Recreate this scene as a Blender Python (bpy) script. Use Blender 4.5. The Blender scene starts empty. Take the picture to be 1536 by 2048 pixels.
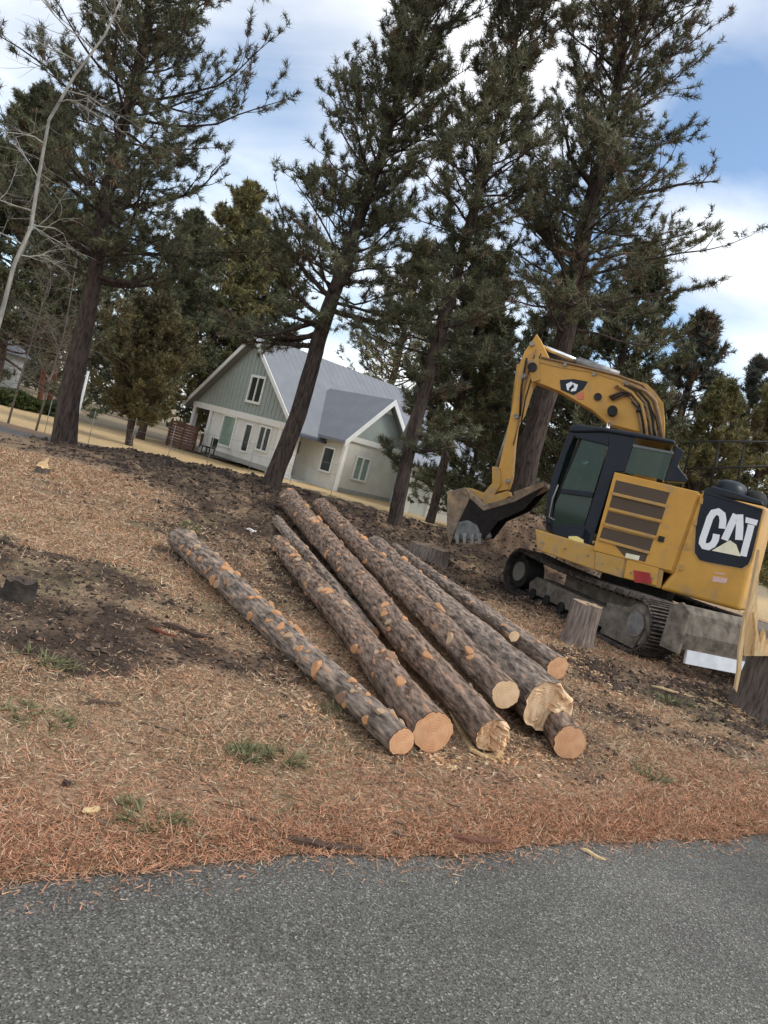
import bpy, math, random
import numpy as np
from mathutils import Matrix, Vector
random.seed(7)
RNG = np.random.default_rng(11)
R = math.radians
SC = bpy.context.scene
COL = SC.collection

# ------------------------------------------------------------------ camera, sky, sun, exposure
CAM_H = 1.6; PITCH = R(3.6); ROLL = R(15.0); F = 1500.0
cd = bpy.data.cameras.new("camera")
cam = bpy.data.objects.new("camera", cd); COL.objects.link(cam)
cd.sensor_fit = 'VERTICAL'; cd.sensor_height = 36.0; cd.lens = 36.0 * F / 2048.0
cd.clip_start = 0.05; cd.clip_end = 3000
cam.matrix_world = Matrix.Translation((0, 0, CAM_H)) @ Matrix.Rotation(R(90) - PITCH, 4, 'X') @ Matrix.Rotation(ROLL, 4, 'Z')
SC.camera = cam

SUN_EL = R(48); SUN_AZ = R(100)          # azimuth measured from +Y towards +X
world = bpy.data.worlds.new("World"); SC.world = world; world.use_nodes = True
nt = world.node_tree; nt.nodes.clear()
def wn(t, **k):
    n = nt.nodes.new(t)
    for a, b in k.items(): setattr(n, a, b)
    return n
wo = wn('ShaderNodeOutputWorld'); bg = wn('ShaderNodeBackground'); bg.inputs['Strength'].default_value = 0.10
sky = wn('ShaderNodeTexSky'); sky.sky_type = 'NISHITA'; sky.sun_disc = False
sky.sun_elevation = SUN_EL; sky.sun_rotation = SUN_AZ; sky.dust_density = 0.6; sky.ozone_density = 2.0
tc = wn('ShaderNodeTexCoord')
sx = wn('ShaderNodeSeparateXYZ'); nt.links.new(tc.outputs['Generated'], sx.inputs[0])
mx = wn('ShaderNodeMath', operation='MAXIMUM'); mx.inputs[1].default_value = 0.0; nt.links.new(sx.outputs['Z'], mx.inputs[0])
ad = wn('ShaderNodeMath', operation='ADD'); ad.inputs[1].default_value = 0.22; nt.links.new(mx.outputs[0], ad.inputs[0])
dx = wn('ShaderNodeMath', operation='DIVIDE'); dy = wn('ShaderNodeMath', operation='DIVIDE')
nt.links.new(sx.outputs['X'], dx.inputs[0]); nt.links.new(ad.outputs[0], dx.inputs[1])
nt.links.new(sx.outputs['Y'], dy.inputs[0]); nt.links.new(ad.outputs[0], dy.inputs[1])
cx = wn('ShaderNodeCombineXYZ'); nt.links.new(dx.outputs[0], cx.inputs[0]); nt.links.new(dy.outputs[0], cx.inputs[1])
mp = wn('ShaderNodeMapping'); mp.inputs['Scale'].default_value = (0.75, 1.0, 1); mp.inputs['Location'].default_value = (3.1, 0.7, 0)
nt.links.new(cx.outputs[0], mp.inputs[0])
nz = wn('ShaderNodeTexNoise'); nz.inputs['Scale'].default_value = 1.15; nz.inputs['Detail'].default_value = 8; nz.inputs['Roughness'].default_value = 0.55
nz.inputs['Distortion'].default_value = 0.6
nt.links.new(mp.outputs[0], nz.inputs['Vector'])
cr = wn('ShaderNodeValToRGB'); cr.color_ramp.elements[0].position = 0.30; cr.color_ramp.elements[1].position = 0.64
def spot(last, px, py, rad, amt):
    d = [CT0 * (px - 768) + ST0 * (py - 1024), 1500 * math.cos(PITCH) + (ST0 * (px - 768) - CT0 * (py - 1024)) * math.sin(PITCH), -1500 * math.sin(PITCH) + (ST0 * (px - 768) - CT0 * (py - 1024)) * math.cos(PITCH)]
    L_ = math.sqrt(sum(q * q for q in d)); d = [q / L_ for q in d]
    ds = wn('ShaderNodeVectorMath', operation='DISTANCE'); ds.inputs[1].default_value = d; nt.links.new(tc.outputs['Generated'], ds.inputs[0])
    mr_ = wn('ShaderNodeMapRange', interpolation_type='SMOOTHSTEP'); mr_.inputs[1].default_value = rad; mr_.inputs[2].default_value = 0; mr_.inputs[3].default_value = 0; mr_.inputs[4].default_value = amt
    nt.links.new(ds.outputs['Value'], mr_.inputs[0]); a_ = wn('ShaderNodeMath', operation='ADD'); nt.links.new(last, a_.inputs[0]); nt.links.new(mr_.outputs[0], a_.inputs[1]); return a_.outputs[0]
CT0, ST0 = math.cos(ROLL), math.sin(ROLL)
fac = nz.outputs['Fac']
for sp in ((1440, 500, .16, .30), (1430, 240, .22, -.22), (1370, 650, .10, -.26), (540, 210, .20, -.16), (450, 400, .16, .12), (1180, 560, .14, -.15), (30, 300, .3, -.08), (330, 120, .25, -.08)): fac = spot(fac, *sp)
nt.links.new(fac, cr.inputs[0])
# cloud shading (grey undersides)
nz2 = wn('ShaderNodeTexNoise'); nz2.inputs['Scale'].default_value = 2.6; nz2.inputs['Detail'].default_value = 5
nt.links.new(mp.outputs[0], nz2.inputs['Vector'])
cc = wn('ShaderNodeValToRGB'); cc.color_ramp.elements[0].position = 0.35; cc.color_ramp.elements[1].position = 0.65
cc.color_ramp.elements[0].color = (6.0, 6.3, 6.8, 1); cc.color_ramp.elements[1].color = (9.6, 9.6, 9.5, 1)
nt.links.new(nz2.outputs['Fac'], cc.inputs[0])
gain = wn('ShaderNodeMix', data_type='RGBA', blend_type='MULTIPLY'); gain.inputs[0].default_value = 1.0
gain.inputs[7].default_value = (1.25, 1.25, 1.2, 1); nt.links.new(sky.outputs[0], gain.inputs[6])
mixc = wn('ShaderNodeMix', data_type='RGBA')
nt.links.new(cr.outputs['Color'], mixc.inputs[0]); nt.links.new(gain.outputs[2], mixc.inputs[6]); nt.links.new(cc.outputs['Color'], mixc.inputs[7])
nt.links.new(mixc.outputs[2], bg.inputs['Color']); nt.links.new(bg.outputs[0], wo.inputs['Surface'])

sl = bpy.data.lights.new("sun", 'SUN'); sl.energy = 1.25; sl.angle = R(20); sl.color = (1.0, 0.95, 0.88)
so = bpy.data.objects.new("sun", sl); COL.objects.link(so)
sd = Vector((math.cos(SUN_EL) * math.sin(SUN_AZ), math.cos(SUN_EL) * math.cos(SUN_AZ), math.sin(SUN_EL)))
so.rotation_euler = sd.to_track_quat('Z', 'Y').to_euler()
SC.view_settings.view_transform = 'Standard'; SC.view_settings.look = 'None'
SC.view_settings.exposure = 0.74; SC.view_settings.gamma = 1.0

# ------------------------------------------------------------------ helpers: pixels of the photo -> rays
CT, ST, CP, SP = math.cos(ROLL), math.sin(ROLL), math.cos(PITCH), math.sin(PITCH)
def ray(px, py):
    dx, dy = px - 768.0, py - 1024.0
    h = CT * dx + ST * dy; v = ST * dx - CT * dy
    return np.array([h, F * CP + v * SP, -F * SP + v * CP])
def at_y(px, py, Y):
    d = ray(px, py); t = Y / d[1]
    return np.array([d[0] * t, Y, CAM_H + d[2] * t])
def at_z(px, py, z):
    d = ray(px, py); t = (z - CAM_H) / d[2]
    return np.array([d[0] * t, d[1] * t, z])

# ------------------------------------------------------------------ value noise
def _h(ix, iy, iz):
    n = (ix.astype(np.int64) * 374761393 + iy.astype(np.int64) * 668265263 + iz.astype(np.int64) * 2147483647 ^ 0x5bf03635) & 0xffffffff
    n = ((n ^ (n >> 13)) * 1274126177) & 0xffffffff
    n = ((n ^ (n >> 16)) * 2246822519) & 0xffffffff
    return ((n ^ (n >> 15)) & 0xffffff) / float(0xffffff)
def noise(x, y, z=0.0):
    x, y, z = np.broadcast_arrays(np.asarray(x, float), np.asarray(y, float), np.asarray(z, float))
    fx, fy, fz = np.floor(x), np.floor(y), np.floor(z)
    u, v, w = x - fx, y - fy, z - fz
    u, v, w = [t * t * (3 - 2 * t) for t in (u, v, w)]
    out = 0
    for a in (0, 1):
        for b in (0, 1):
            for c in (0, 1):
                out = out + _h(fx + a, fy + b, fz + c) * (u if a else 1 - u) * (v if b else 1 - v) * (w if c else 1 - w)
    return out * 2 - 1
def fbm(x, y, z=0.0, o=4):
    s, a = 0, 1.0
    for i in range(o):
        s = s + a * noise(np.asarray(x) * 2 ** i + 17.3 * i, np.asarray(y) * 2 ** i - 9.1 * i, np.asarray(z) * 2 ** i); a *= 0.5
    return s
def sst(a, b, x):
    t = np.clip((np.asarray(x, float) - a) / (b - a), 0, 1); return t * t * (3 - 2 * t)

# ------------------------------------------------------------------ terrain
_e0, _e1, _e2 = at_z(0, 1748, 0), at_z(768, 1708, 0), at_z(1536, 1662, 0)
ES = (_e2[1] - _e0[1]) / (_e2[0] - _e0[0])
def road_edge(x):
    x = np.asarray(x, float)
    return _e0[1] + ES * (x - _e0[0]) + 0.06 * fbm(x * 1.3, 3.3, o=3) + 0.03 * noise(x * 9, 1.7)
def soil_mask(x, y):
    x = np.asarray(x, float); y = np.asarray(y, float)
    m = np.zeros(np.broadcast(x, y).shape)
    nn = 0.35 * fbm(x * 1.4, y * 1.4, 5.1, 4) + .22 * fbm(x * 5.5, y * 7.5, 2.1, 3)
    for (c, rx, ry, s) in SOILW:
        d = np.sqrt(((x - c[0]) / rx) ** 2 + ((y - c[1]) / ry) ** 2) * .8
        m = np.maximum(m, s * (1 - sst(0.55, 1.15, d + nn)))
    lo = np.interp(x, [-9, -7.2, -5.5, -4, -2.6, -1, 1.0, 2.6, 4.5], [17.4, 16.2, 14.6, 12.6, 10.6, 9.4, 9.2, 11.5, 13.5])
    m = np.maximum(m, .95 * sst(-.7, .7, y - lo + 2.6 * nn) * (1 - sst(18.2, 19.6, y + nn)) * sst(-9.5, -7, x) * sst(7.5, 5, x))
    return m
SOIL = [(40, 1215, 1.1, 0.75, 1.0), (220, 1235, 1.0, 0.5, .95), (30, 1105, 1.5, 0.8, .85), (170, 1190, .8, .5, .9), (200, 1000, 1.6, .5, .5), (330, 1180, .5, .4, .6), (340, 1260, .6, .25, .8),
        (300, 955, 2.8, 1.5, .9), (420, 985, 3.0, 1.9, 1.0), (520, 1010, 2.6, 2.3, 1.0), (500, 1060, 1.3, 1.9, .75), (480, 1110, .9, 1.2, .6), (620, 1140, .7, 2.2, .7),
        (720, 1030, 3.0, 1.6, .9), (850, 1075, 2.6, 1.6, .85), (930, 1110, 2.0, 1.8, .8), (560, 1290, .4, 1.0, .4),
        (1330, 1370, 1.6, .8, 1.0), (1460, 1350, 1.3, 1.0, .9), (1230, 1330, 1.0, .8, .8), (1330, 1440, .9, .28, .75), (1200, 1390, .5, .5, .6), (1120, 1500, .5, .3, .5),
        (1500, 1440, .7, .3, .4), (1060, 1190, .9, 2.0, .5), (1010, 1060, 2.6, 2.2, .6), (1150, 1075, 3, 2.5, .5), (1140, 1460, .45, .5, .5), (930, 1500, .5, .2, .5), (640, 1700, .0001, .0001, 0)]
SOILW = [(at_z(px, py, 0.12), rx, ry, s) for (px, py, rx, ry, s) in SOIL]
def terrain(x, y):
    x = np.asarray(x, float); y = np.asarray(y, float)
    lo = sst(2.6, 0.2, x)                       # left part rises earlier than the excavator's pad
    rise = 0.32 * (lo * sst(6.0, 16.5, y) + (1 - lo) * sst(12.6, 17.0, y))
    rise = rise * (1 - .72 * sst(-3.2, -9.5, x))
    z = rise - 0.82 * sst(18.5, 34, y)
    z = z - .12 * sst(-5, -10, x) * sst(9, 15, y) + 0.10 * sst(-11, -6, x) * np.exp(-((y - 16.8 + 0.25 * x) / 1.3) ** 2) * (1 - sst(8, 12, np.abs(x))) * (0.6 + 0.8 * noise(x * .8, y * .5, 2.2))
    z = z + 0.85 * np.exp(-((x - 3.2) / 1.35) ** 4 - ((y - 16.0) / 1.0) ** 2) + .35 * np.exp(-((x - 4.8) / 2.6) ** 2 - ((y - 17.2) / 1.2) ** 2)
    z = z + 0.03 * fbm(x * 0.5, y * 0.5, 1.0, 3) * sst(3, 8, y)
    near = 1 - sst(30, 45, np.hypot(x, y))
    z = z + near * 0.012 * fbm(x * 4, y * 4, 4.0, 3)
    s = soil_mask(x, y)
    z = z + s * ((0.03 + .05 * sst(8, 11, y)) * fbm(x * 2.6, y * 2.6, 8.0, 4) + 0.012) * near
    e = road_edge(x)
    d = y - e
    z = np.where(y > e - 9, z * sst(0.0, 0.6, d) + 0.022 * sst(-0.03, 0.10, d) - 0.05 * sst(0.03, -0.06, d), z)
    return z
def on_ground(px, py, lift=0.0):
    z = 0.0
    for _ in range(25):
        p = at_z(px, py, z + lift); z = 0.5 * z + 0.5 * float(terrain(p[0], p[1]))
    return np.array([p[0], p[1], z + lift])

# ------------------------------------------------------------------ materials
MATS = {}
def mat(name, col, rough=0.8, metal=0.0, col2=None, scale=6.0, stretch=(1, 1, 1), bump=0.0, bscale=None, lo=.35, hi=.65,
        extra=None, spec=0.3, detail=6.0, coat=0.0):
    if name in MATS: return MATS[name]
    m = bpy.data.materials.new(name); m.use_nodes = True; t = m.node_tree; b = t.nodes['Principled BSDF']
    b.inputs['Roughness'].default_value = rough; b.inputs['Metallic'].default_value = metal
    b.inputs['Specular IOR Level'].default_value = spec
    if coat: b.inputs['Coat Weight'].default_value = coat
    c = t.nodes.new('ShaderNodeTexCoord'); mpn = t.nodes.new('ShaderNodeMapping'); mpn.inputs['Scale'].default_value = stretch
    t.links.new(c.outputs['Object'], mpn.inputs[0])
    n = t.nodes.new('ShaderNodeTexNoise'); n.inputs['Scale'].default_value = scale; n.inputs['Detail'].default_value = detail; n.inputs['Roughness'].default_value = .6
    t.links.new(mpn.outputs[0], n.inputs['Vector'])
    rp = t.nodes.new('ShaderNodeValToRGB'); rp.color_ramp.elements[0].position = lo; rp.color_ramp.elements[1].position = hi
    rp.color_ramp.elements[0].color = (*col, 1); rp.color_ramp.elements[1].color = (*(col2 or tuple(min(1, v * 1.25) for v in col)), 1)
    t.links.new(n.outputs['Fac'], rp.inputs[0])
    last = rp.outputs['Color']
    if extra:                                     # patches of a third colour
        ec, es, elo, ehi = extra
        n2 = t.nodes.new('ShaderNodeTexNoise'); n2.inputs['Scale'].default_value = es; n2.inputs['Detail'].default_value = 5
        t.links.new(mpn.outputs[0], n2.inputs['Vector'])
        r2 = t.nodes.new('ShaderNodeValToRGB'); r2.color_ramp.elements[0].position = elo; r2.color_ramp.elements[1].position = ehi
        t.links.new(n2.outputs['Fac'], r2.inputs[0])
        mm = t.nodes.new('ShaderNodeMix'); mm.data_type = 'RGBA'
        t.links.new(r2.outputs['Color'], mm.inputs[0]); t.links.new(last, mm.inputs[6]); mm.inputs[7].default_value = (*ec, 1)
        last = mm.outputs[2]
    t.links.new(last, b.inputs['Base Color'])
    if bump:
        bp = t.nodes.new('ShaderNodeBump'); bp.inputs['Strength'].default_value = min(1, bump); bp.inputs['Distance'].default_value = 0.02 * max(1, bump)
        src = n.outputs['Fac']
        if bscale:
            n3 = t.nodes.new('ShaderNodeTexNoise'); n3.inputs['Scale'].default_value = bscale; n3.inputs['Detail'].default_value = 6
            t.links.new(mpn.outputs[0], n3.inputs['Vector']); src = n3.outputs['Fac']
        t.links.new(src, bp.inputs['Height']); t.links.new(bp.outputs[0], b.inputs['Normal'])
    MATS[name] = m
    return m
def tint_mat(name, rough=0.85, nscale=30, amount=0.35, bump=0.3, transl=0.0, spec=.2):
    """base colour from the mesh's own 'tint' attribute, broken up by noise"""
    if name in MATS: return MATS[name]
    m = bpy.data.materials.new(name); m.use_nodes = True; t = m.node_tree; b = t.nodes['Principled BSDF']
    b.inputs['Roughness'].default_value = rough; b.inputs['Specular IOR Level'].default_value = spec
    a = t.nodes.new('ShaderNodeAttribute'); a.attribute_name = 'tint'
    c = t.nodes.new('ShaderNodeTexCoord'); n = t.nodes.new('ShaderNodeTexNoise'); n.inputs['Scale'].default_value = nscale; n.inputs['Detail'].default_value = 8
    n.inputs['Roughness'].default_value = .7
    t.links.new(c.outputs['Object'], n.inputs['Vector'])
    mr = t.nodes.new('ShaderNodeMapRange'); mr.inputs[1].default_value = .3; mr.inputs[2].default_value = .7
    mr.inputs[3].default_value = 1 - amount; mr.inputs[4].default_value = 1 + amount
    t.links.new(n.outputs['Fac'], mr.inputs[0])
    vm = t.nodes.new('ShaderNodeVectorMath'); vm.operation = 'SCALE'
    t.links.new(a.outputs['Color'], vm.inputs[0]); t.links.new(mr.outputs[0], vm.inputs['Scale'])
    t.links.new(vm.outputs[0], b.inputs['Base Color'])
    if bump:
        bp = t.nodes.new('ShaderNodeBump'); bp.inputs['Strength'].default_value = bump; bp.inputs['Distance'].default_value = .02
        t.links.new(n.outputs['Fac'], bp.inputs['Height']); t.links.new(bp.outputs[0], b.inputs['Normal'])
    MATS[name] = m
    return m

def wmat(o):
    m = o.matrix_basis.copy()
    while o.parent is not None: o = o.parent; m = o.matrix_basis @ m
    return m
# ------------------------------------------------------------------ mesh builder
class Frame:
    def __init__(s, o=(0, 0, 0), ang=0.0):
        s.o = np.array(o, float); s.ang = ang
        s.X = np.array([math.cos(ang), math.sin(ang), 0]); s.Y = np.array([-math.sin(ang), math.cos(ang), 0]); s.Z = np.array([0, 0, 1.0])
        s.M = np.stack([s.X, s.Y, s.Z], 1)
    def w(s, p): return np.asarray(p, float) @ s.M.T + s.o
    def l(s, p): return (np.asarray(p, float) - s.o) @ s.M
    def trace(s, px, py, axis, val):
        """point of the plane {local axis = val} seen at a pixel, in local coordinates"""
        d = ray(px, py); o = s.l([0, 0, CAM_H]); dl = d @ s.M
        return o + dl * ((val - o[axis]) / dl[axis])
WORLD = Frame()
class MB:
    def __init__(s, frame=WORLD): s.v = []; s.f = []; s.fr = frame; s.sm = []
    def add(s, v, f, smooth=False):
        n = sum(len(a) for a in s.v); s.v.append(s.fr.w(v)); s.f += [tuple(i + n for i in q) for q in f]; s.sm += [smooth] * len(f); return s
    def box(s, a, b, taper=0):
        x0, y0, z0 = a; x1, y1, z1 = b
        v = [(x0, y0, z0), (x1, y0, z0), (x1, y1, z0), (x0, y1, z0), (x0, y0, z1), (x1, y0, z1), (x1, y1, z1), (x0, y1, z1)]
        return s.add(v, [(0, 3, 2, 1), (4, 5, 6, 7), (0, 1, 5, 4), (1, 2, 6, 5), (2, 3, 7, 6), (3, 0, 4, 7)])
    def prism(s, pts, y0, y1):                       # polygon in local (x,z) pushed along local y
        n = len(pts); v = [(p[0], y0, p[1]) for p in pts] + [(p[0], y1, p[1]) for p in pts]
        f = [tuple(range(n)), tuple(range(2 * n - 1, n - 1, -1))] + [(i, i + n, (i + 1) % n + n, (i + 1) % n) for i in range(n)]
        return s.add(v, f)
    def prism_x(s, pts, x0, x1):                     # polygon in local (y,z) pushed along local x
        n = len(pts); v = [(x0, p[0], p[1]) for p in pts] + [(x1, p[0], p[1]) for p in pts]
        f = [tuple(range(n)), tuple(range(2 * n - 1, n - 1, -1))] + [(i, i + n, (i + 1) % n + n, (i + 1) % n) for i in range(n)]
        return s.add(v, f)
    def tube(s, pts, rs, n=8, caps=True, smooth=True):
        pts = np.asarray(pts, float); m = len(pts)
        if np.isscalar(rs): rs = [rs] * m
        v = []; prev = None
        for i in range(m):
            t = pts[min(i + 1, m - 1)] - pts[max(i - 1, 0)]; t = t / (np.linalg.norm(t) + 1e-9)
            if prev is None:
                a = np.array([0, 0, 1.0]) if abs(t[2]) < .9 else np.array([1.0, 0, 0])
                u = np.cross(t, a)
            else: u = prev - t * (prev @ t)
            u = u / np.linalg.norm(u); prev = u; w = np.cross(t, u)
            for k in range(n):
                c = 2 * math.pi * k / n; v.append(pts[i] + rs[i] * (math.cos(c) * u + math.sin(c) * w))
        f = [(i * n + k, i * n + (k + 1) % n, (i + 1) * n + (k + 1) % n, (i + 1) * n + k) for i in range(m - 1) for k in range(n)]
        if caps: f += [tuple(range(n - 1, -1, -1)), tuple(range((m - 1) * n, m * n))]
        return s.add(v, f, smooth)
    def build(s, name, material, parent=None, bevel=0.0):
        v = np.concatenate(s.v) if s.v else np.zeros((0, 3))
        if parent is not None:
            mi = np.array(wmat(parent).inverted()); v = v @ mi[:3, :3].T + mi[:3, 3]
        me = bpy.data.meshes.new(name); me.from_pydata(v.tolist(), [], s.f); me.validate(); me.update()
        if len(me.polygons) == len(s.sm): me.polygons.foreach_set('use_smooth', s.sm)
        me.materials.append(material)
        o = bpy.data.objects.new(name, me); COL.objects.link(o)
        if parent is not None: o.parent = parent
        if bevel:
            bm = o.modifiers.new('b', 'BEVEL'); bm.width = bevel; bm.segments = 2; bm.limit_method = 'ANGLE'; bm.angle_limit = R(35)
        return o
def fast_mesh(name, V, T, material, parent=None, tint=None, smooth=False, nv=3):
    V = np.ascontiguousarray(V, np.float32); T = np.ascontiguousarray(T, np.int32)
    if parent is not None:
        mi = np.array(wmat(parent).inverted()); V = (V @ mi[:3, :3].T + mi[:3, 3]).astype(np.float32)
    me = bpy.data.meshes.new(name); me.vertices.add(len(V)); me.vertices.foreach_set('co', V.ravel())
    me.loops.add(T.size); me.loops.foreach_set('vertex_index', T.ravel())
    me.polygons.add(len(T)); me.polygons.foreach_set('loop_start', np.arange(0, T.size, nv, dtype=np.int32))
    me.polygons.foreach_set('use_smooth', np.full(len(T), smooth))
    me.update(calc_edges=True); me.validate()
    if tint is not None:
        a = me.attributes.new('tint', 'FLOAT_COLOR', 'POINT')
        a.data.foreach_set('color', np.concatenate([tint, np.ones((len(tint), 1))], 1).astype(np.float32).ravel())
    me.materials.append(material)
    o = bpy.data.objects.new(name, me); COL.objects.link(o)
    if parent is not None: o.parent = parent
    return o
def tag(o, label=None, cat=None, group=None, kind=None):
    if label: o['label'] = label
    if cat: o['category'] = cat
    if group: o['group'] = group
    if kind: o['kind'] = kind
    return o
def empty(name, loc=(0, 0, 0), rz=0.0, **k):
    e = bpy.data.objects.new(name, None); COL.objects.link(e); e.location = loc; e.rotation_euler = (0, 0, rz); e.empty_display_size = .1
    e.matrix_world = Matrix.Translation(Vector([float(q) for q in loc])) @ Matrix.Rotation(rz, 4, 'Z')
    tag(e, **k); return e

# ------------------------------------------------------------------ GROUND
def build_ground():
    ang = np.concatenate([np.linspace(-180, -52, 40, endpoint=False), np.linspace(-52, 52, 620, endpoint=False), np.linspace(52, 180, 40)])
    ang = np.radians(ang); rr = np.concatenate([[0.02], np.geomspace(0.6, 2.0, 10, endpoint=False), np.geomspace(2.0, 45, 430, endpoint=False), np.geomspace(45, 1500, 40)])
    A, Rr = np.meshgrid(ang, rr); x = Rr * np.sin(A); y = Rr * np.cos(A)
    z = terrain(x, y)
    na, nr = len(ang), len(rr)
    V = np.stack([x.ravel(), y.ravel(), z.ravel()], 1)
    i = np.arange(nr - 1)[:, None] * na + np.arange(na - 1)[None, :]; i = i.ravel()
    T = np.stack([i, i + 1, i + na + 1, i + na], 1)[:, ::-1]
    X, Y = V[:, 0], V[:, 1]
    tan = np.array([.37, .26, .16]); orange = np.array([.36, .205, .13]); soil = np.array([.042, .028, .020]); brown = np.array([.20, .125, .08])
    gold = np.array([.50, .36, .19]); dull = np.array([.28, .22, .14]); green = np.array([.15, .155, .07]); grav = np.array([.17, .165, .16])
    def mix(a, b, m): return a * (1 - m[:, None]) + b * m[:, None]
    n1 = fbm(X * 1.1, Y * 1.1, 0, 5); n2 = fbm(X * 3.7, Y * 3.7, 3, 4)
    c = mix(np.tile(tan, (len(X), 1)), brown, sst(-.1, .8, n1 + .4 * n2) * .5)
    c = mix(c, green, sst(.25, .7, fbm(X * 1.7, Y * 1.7, 9, 4)) * .45)
    d = Y - road_edge(X)
    c = mix(c, orange, np.clip(sst(1.4, .1, d + .7 * n1) * .5 + sst(.2, .8, fbm(X * .8, Y * .8, 21, 3)) * .4, 0, 1))
    c = mix(c, brown * np.array([1.1, .85, .75]), sst(.35, .05, d + .15 * n2) * .75)
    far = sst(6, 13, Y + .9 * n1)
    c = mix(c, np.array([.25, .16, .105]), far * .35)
    g = sst(18.5, 21.5, Y + .25 * X + .8 * n1)
    c = mix(c, gold, g * sst(62, 48, Y)); c = mix(c, dull, sst(46, 50, Y))
    m = soil_mask(X, Y) * (0.75 + .5 * np.clip(n2, -1, 1)); c = mix(c, soil, np.clip(m * 1.15, 0, 1) * .93)
    gm = sst(1.1, .7, np.hypot((X + 10.6) / 3.0, (Y - 18.4) / 1.0) + .2 * n1); c = mix(c, grav, gm * .9)
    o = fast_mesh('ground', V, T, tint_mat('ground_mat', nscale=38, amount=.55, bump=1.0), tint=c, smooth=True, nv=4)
    tag(o, kind='structure')
build_ground()

def build_road():
    xs = np.concatenate([np.linspace(-60, -6, 30, endpoint=False), np.linspace(-6, 8, 220, endpoint=False), np.linspace(8, 60, 30)])
    V = []; 
    offs = [0.05, -0.06, -0.3, -1, -2.5, -6.5]
    for x in xs:
        e = float(road_edge(x))
        for k, q in enumerate(offs): V.append((x, e + q, 0.004 if k > 1 else (0.0 if k == 1 else -0.012)))
    n = len(offs); T = []
    for i in range(len(xs) - 1):
        for k in range(n - 1): a = i * n + k; T.append((a, a + 1, a + n + 1, a + n))
    m = bpy.data.materials.new('asphalt'); m.use_nodes = True; t = m.node_tree; b = t.nodes['Principled BSDF']; b.inputs['Roughness'].default_value = .85
    b.inputs['Specular IOR Level'].default_value = .25
    tcn = t.nodes.new('ShaderNodeTexCoord')
    vo = t.nodes.new('ShaderNodeTexVoronoi'); vo.inputs['Scale'].default_value = 165; t.links.new(tcn.outputs['Object'], vo.inputs['Vector'])
    wn_ = t.nodes.new('ShaderNodeSeparateColor'); t.links.new(vo.outputs['Color'], wn_.inputs[0])
    r1 = t.nodes.new('ShaderNodeValToRGB'); e = r1.color_ramp.elements
    e[0].position = 0; e[0].color = (.052, .049, .043, 1); e[1].position = 1; e[1].color = (.33, .32, .29, 1)
    q = r1.color_ramp.elements.new(.55); q.color = (.116, .111, .098, 1); q = r1.color_ramp.elements.new(.9); q.color = (.158, .152, .135, 1)
    t.links.new(wn_.outputs[0], r1.inputs[0])
    nn = t.nodes.new('ShaderNodeTexNoise'); nn.inputs['Scale'].default_value = .9; nn.inputs['Detail'].default_value = 10; nn.inputs['Roughness'].default_value = .62; t.links.new(tcn.outputs['Object'], nn.inputs['Vector'])
    mr = t.nodes.new('ShaderNodeMapRange'); mr.inputs[1].default_value = .3; mr.inputs[2].default_value = .7; mr.inputs[3].default_value = .74; mr.inputs[4].default_value = 1.28
    t.links.new(nn.outputs['Fac'], mr.inputs[0])
    vm = t.nodes.new('ShaderNodeVectorMath'); vm.operation = 'SCALE'; t.links.new(r1.outputs['Color'], vm.inputs[0]); t.links.new(mr.outputs[0], vm.inputs['Scale'])
    t.links.new(vm.outputs[0], b.inputs['Base Color'])
    bp = t.nodes.new('ShaderNodeBump'); bp.inputs['Strength'].default_value = .6; bp.inputs['Distance'].default_value = .006
    t.links.new(vo.outputs['Distance'], bp.inputs['Height']); t.links.new(bp.outputs[0], b.inputs['Normal'])
    o = fast_mesh('road', V, T, m, nv=4); tag(o, kind='structure')
build_road()

# ------------------------------------------------------------------ needle and blade clouds
def needles(P, D, length, width, n, tint, spread=.9, up=.25, jit=.25, along=0.0):
    """n thin triangles out of every point P roughly along D; returns V, T, C"""
    N = len(P); P = np.repeat(P, n, 0); D = np.repeat(D, n, 0); tint = np.repeat(tint, n, 0)
    L = np.repeat(np.broadcast_to(length, (N,)), n) * RNG.uniform(.65, 1.1, N * n)
    if along: P = P - D * (RNG.random((N * n, 1)) * along) + RNG.normal(size=P.shape) * along * .12
    d = D + spread * RNG.normal(size=(N * n, 3)); d[:, 2] += up; d /= np.linalg.norm(d, axis=1)[:, None] + 1e-9
    s = np.cross(d, RNG.normal(size=(N * n, 3))); s /= np.linalg.norm(s, axis=1)[:, None] + 1e-9
    w = np.repeat(np.broadcast_to(width, (N,)), n)[:, None]
    V = np.stack([P - s * w, P + s * w, P + d * L[:, None]], 1).reshape(-1, 3)
    T = np.arange(len(V)).reshape(-1, 3)
    C = np.repeat(tint * RNG.uniform(1 - jit, 1 + jit, (N * n, 1)), 3, 0)
    return V, T, C
BLADE = tint_mat('dry_straw', rough=.9, nscale=8, amount=.15, bump=0)
LEAF = tint_mat('pine_needles', rough=.6, nscale=3, amount=.2, bump=0, spec=.3)
BARK = mat('pine_bark', (.030, .024, .021), .95, col2=(.105, .080, .068), scale=10, stretch=(2.4, 2.4, .5), bump=1.8, spec=.1, extra=((.115, .085, .07), 3.0, .52, .72))
GREYBARK = mat('pale_bark', (.20, .19, .17), .9, col2=(.38, .37, .33), scale=8, stretch=(2, 2, .6), bump=.6)

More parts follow.
